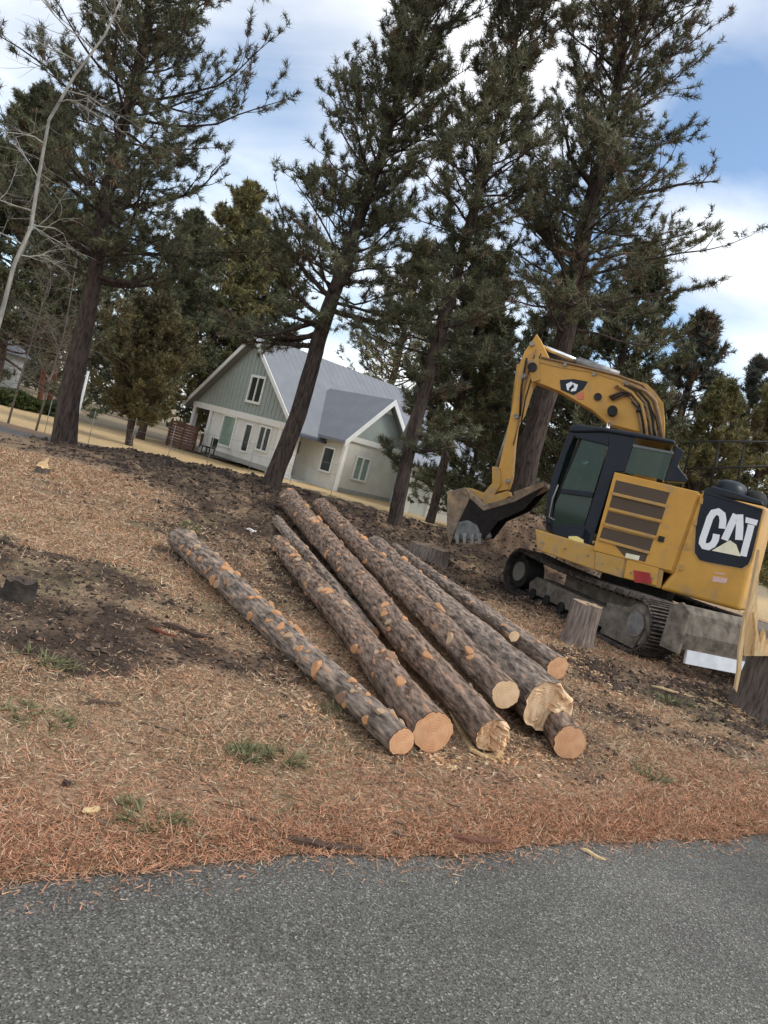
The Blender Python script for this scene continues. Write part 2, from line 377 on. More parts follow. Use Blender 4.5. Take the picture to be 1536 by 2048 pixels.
def build_litter():
    # straw, needles and short dead grass over the verge
    def scatter(n, ymin, ymax, pw):
        y = ymin + (ymax - ymin) * RNG.random(n) ** pw; x = (RNG.random(n) * 2 - 1) * (.85 * y + 1.0) + .05
        k = y > road_edge(x) - .02 - RNG.random(n) ** 4 * .25; return x[k], y[k]
    x, y = scatter(850000, 2.0, 13, 1.25)
    s = soil_mask(x, y); k = RNG.random(len(x)) > np.clip(s * 1.1, 0, .97); x, y = x[k], y[k]
    xe = (RNG.random(70000) * 2 - 1) * 4.2; xe = xe + .3; ye = road_edge(xe) + np.abs(RNG.normal(size=70000)) * .22 - .05; x = np.concatenate([x, xe]); y = np.concatenate([y, ye])
    den = fbm(x * 2.3, y * 2.3, 6.6, 4); k = RNG.random(len(x)) < np.clip(.72 + .45 * den, .35, 1); x, y = x[k], y[k]
    z = np.maximum(terrain(x, y), 0.004)
    N = len(x)
    pal = np.array([[.50, .36, .235], [.42, .285, .18], [.20, .13, .085], [.47, .245, .145], [.60, .46, .31], [.25, .215, .125]])
    e = y - road_edge(x)
    pr = RNG.random(N); idx = RNG.integers(0, 5, N); idx = np.where(RNG.random(N) < .12 + sst(1.5, .0, e) * .62, 3, idx); idx = np.where((pr < .07), 5, idx)
    P = np.stack([x, y, z + .004], 1); D = np.stack([RNG.normal(size=N), RNG.normal(size=N), np.abs(RNG.normal(size=N)) * .3], 1)
    sc = .55 + .06 * y
    V, T, C = needles(P, D, .05 * sc * np.exp(RNG.normal(size=N) * .35), .0011 * (1 + .40 * y), 1, pal[idx], spread=.2, up=.1, jit=.35)
    o = fast_mesh('dry_grass', V, T, BLADE, tint=C); tag(o, 'short dead grass and fallen pine needles covering the verge beside the road', 'grass', kind='stuff')
build_litter()

def build_clods():
    base = np.array([(-1, 0, 0), (1, 0, 0), (0, -1, 0), (0, 1, 0), (0, 0, -1), (0, 0, 1)], float)
    fcs = np.array([(5, 0, 2), (5, 2, 1), (5, 1, 3), (5, 3, 0), (4, 2, 0), (4, 1, 2), (4, 3, 1), (4, 0, 3)])
    N = 90000; y = 3.5 + 15 * RNG.random(N); x = (RNG.random(N) * 2 - 1) * .75 * y
    m = soil_mask(x, y); k = RNG.random(N) < m ** 1.5 * .8 + .008; x, y = x[k], y[k]; N = len(x)
    r = .011 * np.exp(RNG.normal(size=N) * .45) * (.45 + y / 11)
    q = base[None] * r[:, None, None] * RNG.uniform(.6, 1.4, (N, 1, 3)) + RNG.normal(size=(N, 6, 3)) * r[:, None, None] * .25
    q[:, :, 2] *= .7
    V = q + np.stack([x, y, terrain(x, y) + r * .2], 1)[:, None, :]
    T = fcs[None] + 6 * np.arange(N)[:, None, None]
    pal = np.array([[.060, .043, .034], [.095, .066, .050], [.16, .11, .078], [.036, .027, .022]])
    C = np.repeat(pal[RNG.integers(0, 4, N)], 6, 0)
    o = fast_mesh('soil_clods', V.reshape(-1, 3), T.reshape(-1, 3), tint_mat('clod_mat', nscale=20, amount=.4), tint=C)
    tag(o, 'dark crumbled clods of churned soil scattered over the bare dirt', 'soil', kind='stuff')
build_clods()
def build_chips(name, label, cat, spots, pal, n, l, w):
    X = []; Y = []
    for (px, py, r) in spots:
        c = on_ground(px, py); a = RNG.random(n) * 6.28; q = np.abs(RNG.normal(size=n)) * r * .6; X.append(c[0] + q * np.cos(a)); Y.append(c[1] + q * np.sin(a))
    x = np.concatenate(X); y = np.concatenate(Y); k = y > road_edge(x) + .05; x, y = x[k], y[k]; N = len(x)
    base = np.array([(-1, -1, -1), (1, -1, -.6), (1, 1, -1), (-1, 1, -.8), (-1, -1, .8), (1, -1, 1), (1, 1, .6), (-1, 1, 1)], float)
    L_ = l * np.exp(RNG.normal(size=N) * .5); W_ = w * np.exp(RNG.normal(size=N) * .4)
    q = base[None] * np.stack([L_ / 2, W_ / 2, W_ * .3], 1)[:, None, :] * RNG.uniform(.6, 1.2, (N, 8, 3))
    a = RNG.random(N) * 6.28; c_, s_ = np.cos(a)[:, None], np.sin(a)[:, None]
    V = np.stack([q[:, :, 0] * c_ - q[:, :, 1] * s_ + x[:, None], q[:, :, 0] * s_ + q[:, :, 1] * c_ + y[:, None], q[:, :, 2] + q[:, :, 0] * .15 + (terrain(x, y) + W_ * .4)[:, None]], 2)
    f = np.array([(0, 3, 2, 1), (4, 5, 6, 7), (0, 1, 5, 4), (1, 2, 6, 5), (2, 3, 7, 6), (3, 0, 4, 7)])
    T = f[None] + 8 * np.arange(N)[:, None, None]; pal = np.array(pal)
    o = fast_mesh(name, V.reshape(-1, 3), T.reshape(-1, 4), BLADE2, tint=np.repeat(pal[RNG.integers(0, len(pal), N)], 8, 0), nv=4); tag(o, label, cat, kind='stuff')
BLADE2 = tint_mat('chip_wood', rough=.85, nscale=40, amount=.25, bump=.2)
build_chips('sawdust_chips', 'pale wood chips and sawdust strewn round the log ends and stumps', 'wood chips',
            [(1150, 1320, .55), (1180, 1345, .5), (1420, 1400, .5), (1080, 1510, .3), (880, 1520, .25), (1000, 1520, .25), (1240, 1390, .5), (840, 1135, .6), (620, 1420, .3), (1480, 1420, .4)],
            [(.66, .46, .26), (.55, .33, .17), (.72, .56, .36), (.42, .24, .13)], 110, .030, .010)
build_chips('bark_flakes', 'broken flakes of bark lying along both sides of the log pile', 'bark',
            [(450, 1240, .6), (560, 1340, .5), (660, 1440, .45), (520, 1170, .6), (740, 1530, .4), (1190, 1480, .4), (1000, 1560, .5), (600, 1180, .6), (640, 1680, .5), (900, 1675, .5), (300, 1300, .6), (1300, 1450, .6)],
            [(.11, .08, .06), (.16, .11, .08), (.24, .16, .11)], 45, .024, .011)
build_chips('twig_litter', 'small dark twigs scattered across the dead grass', 'twigs',
            [(200, 1400, 1.0), (500, 1450, 1.0), (350, 1600, .9), (900, 1600, 1.0), (1300, 1550, 1.0), (300, 1100, 1.5), (1250, 1400, 1.0), (150, 1020, 1.5), (700, 1650, .8)],
            [(.10, .07, .05), (.16, .11, .08), (.22, .17, .12)], 22, .11, .006)

# ------------------------------------------------------------------ TREES
def interp_trunk(tp, z):
    zs = tp[:, 2]; return np.array([np.interp(z, zs, tp[:, 0]), np.interp(z, zs, tp[:, 1]), z]), float(np.interp(z, zs, tp[:, 3]))
def pine(name, label, cat, path, Y, z0, prof, nb, pal, group=None, tuft=.155, nn=24, width=.0105, sub=6, step=.16, elev=(5, 55), bark=BARK,
         lean_tufts=.25, side=None, limbs=(), base_on_ground=True, bare=.3, dead=.06, seed=1, thin=0.0):
    """path: photo points (px, py, radius px) of the trunk in the vertical plane y=Y; prof(u) crown radius in m for u=0 (lowest) .. 1 (top)"""
    rs = random.Random(seed); global RNG; RNG = np.random.default_rng(seed)
    tp = np.array([[*at_y(a, b, Y), .88 * c * Y / F] for a, b, c in path]); tp = tp[np.argsort(tp[:, 2])]
    if base_on_ground:
        g = float(terrain(tp[0, 0], Y)); q = tp[0].copy(); q[2] = g - .15; q[3] *= 1.0
        if tp[0, 2] > g: 
            d = tp[1] - tp[0]; q[0] -= d[0] / max(d[2], .01) * (tp[0, 2] - q[2]); tp = np.vstack([q, tp])
        else:
            keep = tp[:, 2] > g + .3; x_, r_ = interp_trunk(tp, g - .1); tp = np.vstack([[*x_, r_], tp[keep]])
    ztop = tp[-1, 2]
    root = empty(name, tp[0, :3], label=label, cat=cat, group=group)
    tr = MB()
    zs = np.linspace(tp[0, 2], ztop, 36)
    pts = []; rad = []
    for z in zs:
        p, r = interp_trunk(tp, z); w = .05 * math.sin(z * 1.3 + seed)
        flare = 1 + .18 * math.exp(-(z - zs[0]) / .3)
        pts.append(p + np.array([w * .5, w, 0])); rad.append(r * flare)
    # trunk with bark relief
    pts = np.array(pts); n = 16; ang = np.linspace(0, 2 * math.pi, n, endpoint=False)
    fine = np.linspace(zs[0], ztop, 110); v = []
    for z in fine:
        p = np.array([np.interp(z, zs, pts[:, 0]), np.interp(z, zs, pts[:, 1]), z]); r = np.interp(z, zs, rad)
        rr = r * (1 + .10 * noise(np.cos(ang) * 2.5 + 5, np.sin(ang) * 2.5, z * 1.6) + .06 * noise(np.cos(ang) * 6, np.sin(ang) * 6, z * 5))
        v.append(np.stack([p[0] + rr * np.cos(ang), p[1] + rr * np.sin(ang), np.full(n, z)], 1))
    f = [(i * n + k, i * n + (k + 1) % n, (i + 1) * n + (k + 1) % n, (i + 1) * n + k) for i in range(len(fine) - 1) for k in range(n)]
    tr.add(np.concatenate(v), f, True)
    TP = []; TD = []; TW_ = []
    def limb(p0, az, L, el, r0, tufts=True, drop=0.0):
        d = np.array([math.cos(az) * math.cos(el), math.sin(az) * math.cos(el), math.sin(el)])
        segs = 7; P = [p0]; dd = d.copy(); 
        for i in range(segs):
            dd = dd + np.array([rs.gauss(0, .13), rs.gauss(0, .13), rs.gauss(0, .10) + .06 - drop]); dd /= np.linalg.norm(dd)
            P.append(P[-1] + dd * L / segs)
        P = np.array(P); rr = np.linspace(r0, max(.006, r0 * .18), segs + 1)
        tr.tube(P, list(rr), 5, caps=False)
        if not tufts: return
        for j in range(sub):
            t = bare + (1 - bare) * (j + rs.random()) / sub; k = min(int(t * segs), segs - 1); b = P[k] + (P[k + 1] - P[k]) * (t * segs - k)
            a2 = az + rs.choice([-1, 1]) * rs.uniform(.35, 1.25); e2 = el + rs.uniform(-.35, .7); L2 = max(.18, L * rs.uniform(.22, .46) * (1.15 - .6 * t))
            d2 = np.array([math.cos(a2) * math.cos(e2), math.sin(a2) * math.cos(e2), math.sin(e2)])
            m = max(2, int(L2 / (step * 1.6)) + 1); Q = [b]
            for i in range(m):
                d2 = d2 + np.array([rs.gauss(0, .2), rs.gauss(0, .2), rs.gauss(0, .14) + .13]); d2 /= np.linalg.norm(d2); Q.append(Q[-1] + d2 * L2 / m)
                if i == m - 1 or rs.random() < .75:
                    for w_ in range(1 if i == m - 1 else 2):                     # side twig carrying a tuft
                        d3 = d2 + np.array([rs.gauss(0, .75), rs.gauss(0, .75), rs.gauss(0, .35) + .35]); d3 /= np.linalg.norm(d3)
                        if rs.random() > thin: TP.append(Q[-1] + d3 * step * rs.uniform(.5, 1.3)); TD.append(d3)
                    TW_.append((Q[-1], TP[-1])) if TP else None
                if i == m - 1: TP.append(Q[-1]); TD.append(d2.copy())
            tr.tube(Q, list(np.linspace(max(.009, r0 * .25), .005, len(Q))), 3, caps=False)
        TP.append(P[-1]); TD.append(dd.copy()); TP.append(P[-2]); TD.append(dd.copy())
    az = rs.random() * 6.28
    for i in range(nb):
        u = ((i + rs.random()) / nb); z = z0 + (ztop - z0) * u ** .95
        p, r = interp_trunk(tp, z); az += 2.4 + rs.uniform(-.4, .4)
        L = prof(u) * rs.uniform(.6, 1.12)
        if side: L *= side(az, u)
        if L < .15: continue
        e = R(elev[0] + (elev[1] - elev[0]) * u + rs.uniform(-14, 14))
        limb(p, az, L, e, max(.010, min(r * .32, .008 + L * .011)), True)
    for (px, py, azd, L, eld, tf) in limbs:
        q = at_y(px, py, Y); p, r = interp_trunk(tp, q[2]); limb(p, R(azd), L, R(eld), r * .42, tf)
    # leader tufts
    for i in range(8):
        p, r = interp_trunk(tp, ztop - i * .12); TP.append(p); TD.append(np.array([rs.gauss(0, .4), rs.gauss(0, .4), 1]))
    for (a_, b_) in TW_: tr.tube([a_, b_], [.006, .004], 3, caps=False)
    tr.build('trunk', bark, root)
    P = np.array(TP); D = np.array(TD)
    pal = np.array(pal); N = len(P)
    clump = fbm(P[:, 0] * 1.1, P[:, 1] * 1.1, P[:, 2] * 1.1 + seed, 2)
    w = np.clip(.5 + .6 * clump + RNG.normal(size=N) * .18, 0, 1)[:, None]
    C = pal[0] * (1 - w) + pal[1] * w
    dm = (RNG.random(N) < dead * (1 + 2.5 * np.clip(fbm(P[:, 0] * .9, P[:, 1] * .9, P[:, 2] * .9 + 50, 2), -.4, 1)))
    C = np.where(dm[:, None], np.array([.16, .115, .07]), C)
    V, T, CC = needles(P, D, tuft * RNG.uniform(.8, 1.25, N), width * .8, int(nn * 1.35), C, spread=.95, up=lean_tufts, jit=.4, along=tuft * .9)
    fast_mesh('crown', V, T, LEAF, root, tint=CC)
    return root
GREEN = [(.068, .076, .042), (.18, .185, .105)]
DKGREEN = [(.062, .072, .040), (.16, .17, .090)]
GREYGR = [(.055, .068, .055), (.14, .15, .115)]
OLIVE = [(.11, .11, .045), (.27, .24, .10)]
NEARP = 'tall pines standing along the edge of the churned soil'
pine('pine_tree', 'tall broad dark pine at the left with a thick bare trunk above the tan verge', 'tree',
     [(128, 882, 26), (150, 760, 22), (168, 650, 19), (195, 500, 17), (215, 400, 15), (240, 270, 12), (275, 130, 12), (305, 0, 9), (330, -150, 7), (350, -300, 3)],
     18, 4.0, lambda u: 4.2 * (1 - .33 * u) * (.75 + .25 * math.sin(u * 21)), 128, GREEN, NEARP, sub=10, step=.2, seed=3, bare=.12, elev=(-4, 45),
     limbs=[(215, 410, 178, 1.9, 40, False), (215, 410, 0, 2.9, 2, True), (180, 560, 20, 2.2, 5, True), (190, 520, 190, 2.2, 10, True)])
pine('pine_tree', 'pine whose slim reddish trunk crosses in front of the house gable', 'tree',
     [(545, 965, 20), (590, 840, 19), (640, 680, 17), (680, 560, 16), (705, 470, 14), (735, 380, 12), (770, 290, 10), (800, 200, 8), (830, 100, 7), (850, 0, 5), (870, -120, 2)],
     17, 4.7, lambda u: 2.85 * (1 - .32 * u) * (.75 + .25 * math.sin(u * 17 + 1)), 112, GREEN, NEARP, sub=9, step=.19, seed=5, bare=.12, elev=(8, 62),
     limbs=[(660, 620, 10, 2.2, 5, True), (655, 640, 195, 1.8, 12, True), (650, 660, 250, 1.6, 5, True), (645, 670, 182, 2.1, -26, True), (640, 690, 188, 1.7, -22, True), (648, 660, 172, 2.0, -34, True), (655, 640, 178, 2.3, -30, True), (668, 600, 185, 2.0, 20, True)])
pine('pine_tree', 'slender dark pine with green sprays down its lower trunk right of the house porch', 'tree',
     [(795, 1008, 16), (825, 880, 15), (870, 700, 14), (900, 590, 13), (935, 480, 12), (960, 380, 10), (990, 270, 8), (1020, 150, 6), (1045, 0, 4), (1058, -90, 2)],
     16, 4.0, lambda u: 2.4 * (1 - .3 * u) * (.75 + .25 * math.sin(u * 15 + 2)), 100, GREEN, NEARP, sub=9, step=.19, seed=8, bare=.1, elev=(0, 60), dead=.10,
     limbs=[(810, 940, 185, .75, 0, True), (820, 900, 350, .7, 10, True), (840, 830, 150, .45, 25, True), (845, 800, 10, .8, 20, True),
            (830, 870, 30, 1.6, 5, True), (820, 900, 300, 1.3, 5, True), (850, 780, 190, .5, 20, True), (860, 740, 340, .9, 20, True)])
pine('pine_tree', 'large thick-trunked pine rising behind the yellow excavator arm', 'tree',
     [(1035, 1010, 30), (1060, 900, 27), (1090, 800, 24), (1125, 690, 22), (1150, 570, 19), (1165, 480, 19), (1185, 400, 17), (1210, 300, 14), (1230, 200, 11), (1250, 60, 8), (1265, -60, 6), (1280, -200, 2)],
     18, 5.6, lambda u: 3.45 * (1 - .34 * u) * (.8 + .2 * math.sin(u * 13)), 125, GREEN, NEARP, sub=9, step=.2, seed=13, bare=.1, elev=(2, 55), dead=.16,
     limbs=[(1148, 560, 165, 2.4, 35, True), (1155, 520, 160, 2.0, 40, True), (1180, 430, 170, 2.6, 12, True), (1190, 380, 165, 2.2, 40, True), (1185, 400, 5, 3.0, 25, True)])

BACKP = 'trees behind the house and the verge'
def cone(w, k=1.0): return lambda u: w * (1 - u) ** .7 * k + .25
pine('conifer_tree', 'dark green conifer seen just right of the thick trunk above the excavator boom', 'tree',
     [(1180, 950, 14), (1235, 760, 10), (1290, 520, 3)], 24, 1.2, cone(3.0), 110, DKGREEN, BACKP, tuft=.19, nn=16, width=.022, seed=21, elev=(-5, 40), sub=10, step=.22)
pine('pine_tree', 'grey green pine with tan clumps in the gap at the right under the white cloud', 'tree',
     [(1325, 960, 10), (1370, 800, 8), (1408, 650, 3)], 30, 1.5, cone(2.9), 90, GREYGR, BACKP, tuft=.22, nn=16, width=.024, seed=22, elev=(0, 45), sub=10, step=.25, dead=.25)
pine('pine_tree', 'small grey green pine cut by the right edge of the photo', 'tree',
     [(1460, 960, 8), (1490, 850, 6), (1515, 735, 2)], 32, 2.2, cone(2.3), 50, GREYGR, BACKP, tuft=.22, nn=16, width=.024, seed=23, sub=10, step=.25, dead=.15)
pine('shrubby_tree', 'low olive green tree behind the excavator engine cover and railings', 'tree',
     [(1380, 1010, 8), (1410, 920, 6), (1445, 790, 2)], 27, .3, cone(3.0), 62, OLIVE, BACKP, tuft=.21, nn=16, width=.024, seed=24, sub=10, step=.22)
pine('shrubby_tree', 'second low olive tree behind the railings, at the right end of the row', 'tree',
     [(1490, 1040, 8), (1520, 930, 6), (1560, 790, 2)], 29, .3, cone(3.2), 62, OLIVE, BACKP, tuft=.21, nn=16, width=.024, seed=25, sub=10, step=.22)
pine('conifer_tree', 'dense dark conifer between the slender pine and the excavator arm', 'tree',
     [(880, 960, 10), (925, 780, 9), (985, 530, 2)], 25, 3.0, cone(2.0), 110, DKGREEN, BACKP, tuft=.19, nn=16, width=.022, seed=26, elev=(-5, 40), sub=11, step=.2)
pine('pine_tree', 'brownish olive pine beyond the right end of the house roof', 'tree',
     [(740, 900, 9), (785, 760, 8), (850, 500, 2)], 62, 5.5, cone(6.2), 120, OLIVE, BACKP, tuft=.36, nn=11, width=.04, seed=27, sub=6, step=.55, dead=.3)
pine('conifer_tree', 'pointed olive green conifer standing left of the house gable', 'tree',
     [(392, 840, 10), (440, 620, 8), (503, 385, 2)], 52, 1.2, cone(5.6), 150, OLIVE, BACKP, tuft=.30, nn=18, width=.04, seed=28, elev=(-2, 45), sub=11, step=.36)
pine('conifer_tree', 'rounder olive conifer tucked between the pointed one and the house gable', 'tree',
     [(470, 800, 10), (520, 640, 8), (560, 480, 2)], 56, 3.0, cone(5.0), 110, [(.04, .05, .024), (.10, .11, .045)], BACKP, tuft=.30, nn=18, width=.04, seed=33, elev=(-2, 45), sub=11, step=.36)
pine('shrubby_tree', 'many-stemmed brown olive small tree on the golden lawn left of the house', 'tree',
     [(262, 858, 8), (275, 770, 5), (288, 668, 2)], 37, .1, lambda u: 3.1 * math.sin(math.pi * (.12 + .72 * u)), 120, [(.085, .080, .040), (.19, .165, .075)], BACKP, tuft=.21, nn=16, width=.024, seed=29, elev=(20, 70), sub=10, step=.24, dead=.06,
     limbs=[(262, 850, 0, 2.2, 60, True), (262, 850, 180, 2.4, 55, True), (262, 850, 40, 2.2, 50, True), (262, 850, 220, 2.0, 65, True)])
pine('conifer_tree', 'dark conifer behind the left pine, filling the gap to its right', 'tree',
     [(290, 845, 9), (330, 700, 8), (395, 440, 2)], 46, 3.6, cone(4.0), 110, DKGREEN, BACKP, tuft=.24, nn=18, width=.028, seed=30, elev=(-5, 40), sub=12, step=.24)
pine('conifer_tree', 'tall dark conifer at the left edge behind the pale bare tree', 'tree',
     [(-40, 900, 14), (10, 640, 12), (95, 200, 2)], 28, 1.6, cone(3.4), 140, DKGREEN, BACKP, tuft=.21, nn=18, width=.026, seed=31, elev=(-5, 40), sub=12, step=.22)
pine('conifer_tree', 'dark conifer far behind the trunk of the left pine', 'tree',
     [(110, 845, 9), (150, 680, 8), (215, 400, 2)], 48, 2.8, cone(4.6), 110, DKGREEN, BACKP, tuft=.25, nn=18, width=.03, seed=32, elev=(-5, 40), sub=11, step=.26)
pine('pine_tree', 'small distant pine with a rusty trunk left of the thick left trunk', 'tree',
     [(84, 770, 6), (92, 730, 5), (115, 600, 2)], 60, 4.6, cone(3.0), 40, GREEN, BACKP, tuft=.36, nn=10, width=.045, seed=34, sub=6, step=.6,
     bark=mat('rusty_bark', (.10, .04, .025), .9, col2=(.2, .08, .045), scale=3))

pine('conifer_tree', 'full dark conifer filling the space behind the excavator boom and stick', 'tree',
     [(1040, 960, 12), (1085, 800, 9), (1150, 560, 2)], 29, .8, cone(3.4), 120, DKGREEN, BACKP, tuft=.22, nn=16, width=.024, seed=41, elev=(-5, 40), sub=10, step=.24)
pine('shrubby_tree', 'olive tinged tree low between the slender pine and the excavator stick', 'tree',
     [(930, 1000, 8), (955, 900, 6), (1000, 660, 2)], 33, .2, cone(3.0), 90, [(.06, .07, .035), (.15, .16, .075)], BACKP, tuft=.25, nn=16, width=.026, seed=42, sub=9, step=.26)
pine('pine_tree', 'distant pine with two-tone rusty trunk, nearest the thick left trunk', 'tree',
     [(104, 776, 6), (112, 730, 5), (130, 610, 2)], 58, 4.4, cone(3.0), 40, GREEN, BACKP, tuft=.4, nn=14, width=.04, seed=43, sub=6, step=.5, bark=MATS['rusty_bark'])
def bare_tree(name, label, Y, path, kids, r0, seed, cat='tree', mat_=GREYBARK, group=None):
    rs = random.Random(seed)
    P = [at_y(a, b, Y) for a, b in path]
    g = float(terrain(P[0][0], Y))
    if P[0][2] > g: P = [np.array([P[0][0] - .05, Y, g - .05])] + P
    root = empty(name, P[0], label=label, cat=cat, group=group); tr = MB(); tr.tube(P, list(np.linspace(r0, r0 * .3, len(P))), 8); tr.build('trunk', mat_, root)
    tw = MB()
    def twig(p, d, L, r, depth):
        Q = [p]; 
        for i in range(4):
            d = d + np.array([rs.gauss(0, .2), rs.gauss(0, .2), rs.gauss(0, .15) - .02]); d = d / np.linalg.norm(d); Q.append(Q[-1] + d * L / 4)
        tw.tube(Q, list(np.linspace(r, r * .4, 5)), 4, caps=False)
        if depth:
            for k in range(4): 
                i = rs.choice([1, 2, 3, 4]); a = d + np.array([rs.gauss(0, .6), rs.gauss(0, .6), rs.gauss(0, .5)]); twig(Q[i], a / np.linalg.norm(a), L * rs.uniform(.45, .7), r * .5, depth - 1)
    for i in range(kids):
        t = .25 + .75 * rs.random(); k = t * (len(P) - 1); j = min(int(k), len(P) - 2); b = P[j] + (P[j + 1] - P[j]) * (k - j)
        a = np.array([rs.gauss(0, 1), rs.gauss(0, 1), rs.uniform(0, .9)]); twig(b, a / np.linalg.norm(a), rs.uniform(.7, 1.5), r0 * .3, 2)
    tw.build('twigs', mat_, root); return root
bare_tree('bare_tree', 'pale leafless tree with a thin crooked trunk at the left edge', 12.5, [(-70, 880), (-30, 740), (0, 640), (28, 530), (62, 455), (78, 350), (98, 240), (150, 150), (210, 70), (260, -40)], 16, .048, 4)
TW = mat('brown_twigs', (.13, .11, .09), .9, col2=(.24, .21, .18), scale=5)
for k, (x, y0, y1) in enumerate([(70, 880, 560), (130, 880, 480)]):
    bare_tree('bare_shrub', ['leafless grey brown shrub behind the crooked pale tree, the shorter one', 'taller leafless grey brown shrub close to the left pine trunk'][k], 21 + k,
              [(x - 60, 868), (x - 30, 760), (x, 660), (x + 30, y1)], 34, .035, 40 + k, cat='shrub', mat_=TW, group='bare shrubs at the left')

# far woods: one mass
def far_woods():
    P = []; 
    rs = np.random.default_rng(5); RN = []
    for i in range(150):
        x = rs.uniform(-75, 70); y = rs.uniform(72, 100); H = rs.uniform(6, 10.5)
        if -13 < x < 4: H *= .55
        n = 150; u = rs.random(n) ** .8; r = 2.6 * (1 - u) ** .7 + .2; a = rs.random(n) * 6.28; q = np.sqrt(rs.random(n)) * r
        P.append(np.stack([x + q * np.cos(a), y + q * np.sin(a), -1 + (H + 1) * (.05 + .95 * u)], 1)); RN.append(np.full(n, rs.random()))
    P = np.concatenate(P); w = np.concatenate(RN)[:, None]
    C = np.array([.03, .042, .028]) * (1 - w) + np.array([.085, .085, .04]) * w
    V, T, CC = needles(P, np.tile([0, 0, .3], (len(P), 1)), .9, .10, 9, C, spread=.7, up=.1)
    o = fast_mesh('distant_woods', V, T, LEAF, tint=CC); tag(o, 'distant belt of mixed evergreen woods along the horizon', 'woods', kind='stuff')
far_woods()

# ------------------------------------------------------------------ LOGS
LOGBARK = mat('log_bark', (.072, .048, .036), .92, col2=(.40, .29, .22), scale=17, stretch=(1.7, 1.7, .42), bump=2.2, lo=.36, hi=.66, spec=.15,
              extra=((.52, .30, .185), 15.0, .58, .68))
LOGBARK2 = mat('grey_log_bark', (.095, .070, .056), .92, col2=(.45, .36, .29), scale=17, stretch=(1.7, 1.7, .42), bump=2.2, lo=.36, hi=.66, spec=.15,
               extra=((.55, .34, .22), 17.0, .59, .69))
FRESH = mat('peeled_wood', (.50, .215, .09), .75, col2=(.72, .40, .20), scale=30, bump=.5)
PALEWOOD = mat('splintered_wood', (.62, .42, .20), .75, col2=(.78, .58, .33), scale=14, stretch=(4, 4, .4), bump=.7)
def ring_mat(name, c0, c1, c2):
    m = bpy.data.materials.new(name); m.use_nodes = True; t = m.node_tree; b = t.nodes['Principled BSDF']; b.inputs['Roughness'].default_value = .7
    c = t.nodes.new('ShaderNodeTexCoord'); w = t.nodes.new('ShaderNodeTexWave'); w.wave_type = 'RINGS'; w.rings_direction = 'Z'
    w.inputs['Scale'].default_value = 19; w.inputs['Distortion'].default_value = 1.6; w.inputs['Detail'].default_value = 3; w.inputs['Detail Scale'].default_value = 1.5
    t.links.new(c.outputs['Object'], w.inputs['Vector'])
    n = t.nodes.new('ShaderNodeTexNoise'); n.inputs['Scale'].default_value = 14; n.inputs['Detail'].default_value = 6; t.links.new(c.outputs['Object'], n.inputs['Vector'])
    r1 = t.nodes.new('ShaderNodeValToRGB'); r1.color_ramp.elements[0].color = (*c0, 1); r1.color_ramp.elements[1].color = (*c1, 1)
    t.links.new(w.outputs['Color'], r1.inputs[0])
    r2 = t.nodes.new('ShaderNodeValToRGB'); r2.color_ramp.elements[0].position = .4; r2.color_ramp.elements[1].position = .72; t.links.new(n.outputs['Fac'], r2.inputs[0])
    mm = t.nodes.new('ShaderNodeMix'); mm.data_type = 'RGBA'; t.links.new(r2.outputs['Color'], mm.inputs[0]); t.links.new(r1.outputs['Color'], mm.inputs[6]); mm.inputs[7].default_value = (*c2, 1)
    t.links.new(mm.outputs[2], b.inputs['Base Color'])
    bp = t.nodes.new('ShaderNodeBump'); bp.inputs['Strength'].default_value = .5; bp.inputs['Distance'].default_value = .006; t.links.new(n.outputs['Fac'], bp.inputs['Height']); t.links.new(bp.outputs[0], b.inputs['Normal'])
    return m
CUT = ring_mat('sawn_end', (.56, .27, .13), (.68, .38, .20), (.74, .44, .24))
CUTPALE = ring_mat('pale_sawn_end', (.62, .39, .21), (.76, .52, .31), (.80, .58, .37))
def scar_mesh():
    mb = MB(); n = 12; v = []
    for (r, z) in ((1.25, -.5), (1.05, .15), (.92, .38), (.0, .42)):
        for k in range(n):
            a = 6.283 * k / n; q = r * (1 + .12 * math.sin(3 * a + 1)); v.append((q * math.cos(a), q * 1.15 * math.sin(a), z))
    f = [(i * n + k, i * n + (k + 1) % n, (i + 1) * n + (k + 1) % n, (i + 1) * n + k) for i in range(3) for k in range(n)]
    mb.add(v, f, False); o = mb.build('branch_scar', FRESH); me = o.data; bpy.data.objects.remove(o); return me
SCARS = [scar_mesh()]
for m_ in (mat('tan_knot', (.42, .27, .16), .85, col2=(.60, .43, .28), scale=20, bump=.5), mat('old_knot', (.20, .12, .08), .9, col2=(.38, .24, .15), scale=20, bump=.5), FRESH):
    me_ = SCARS[0].copy(); me_.materials.clear(); me_.materials.append(m_); SCARS.append(me_)
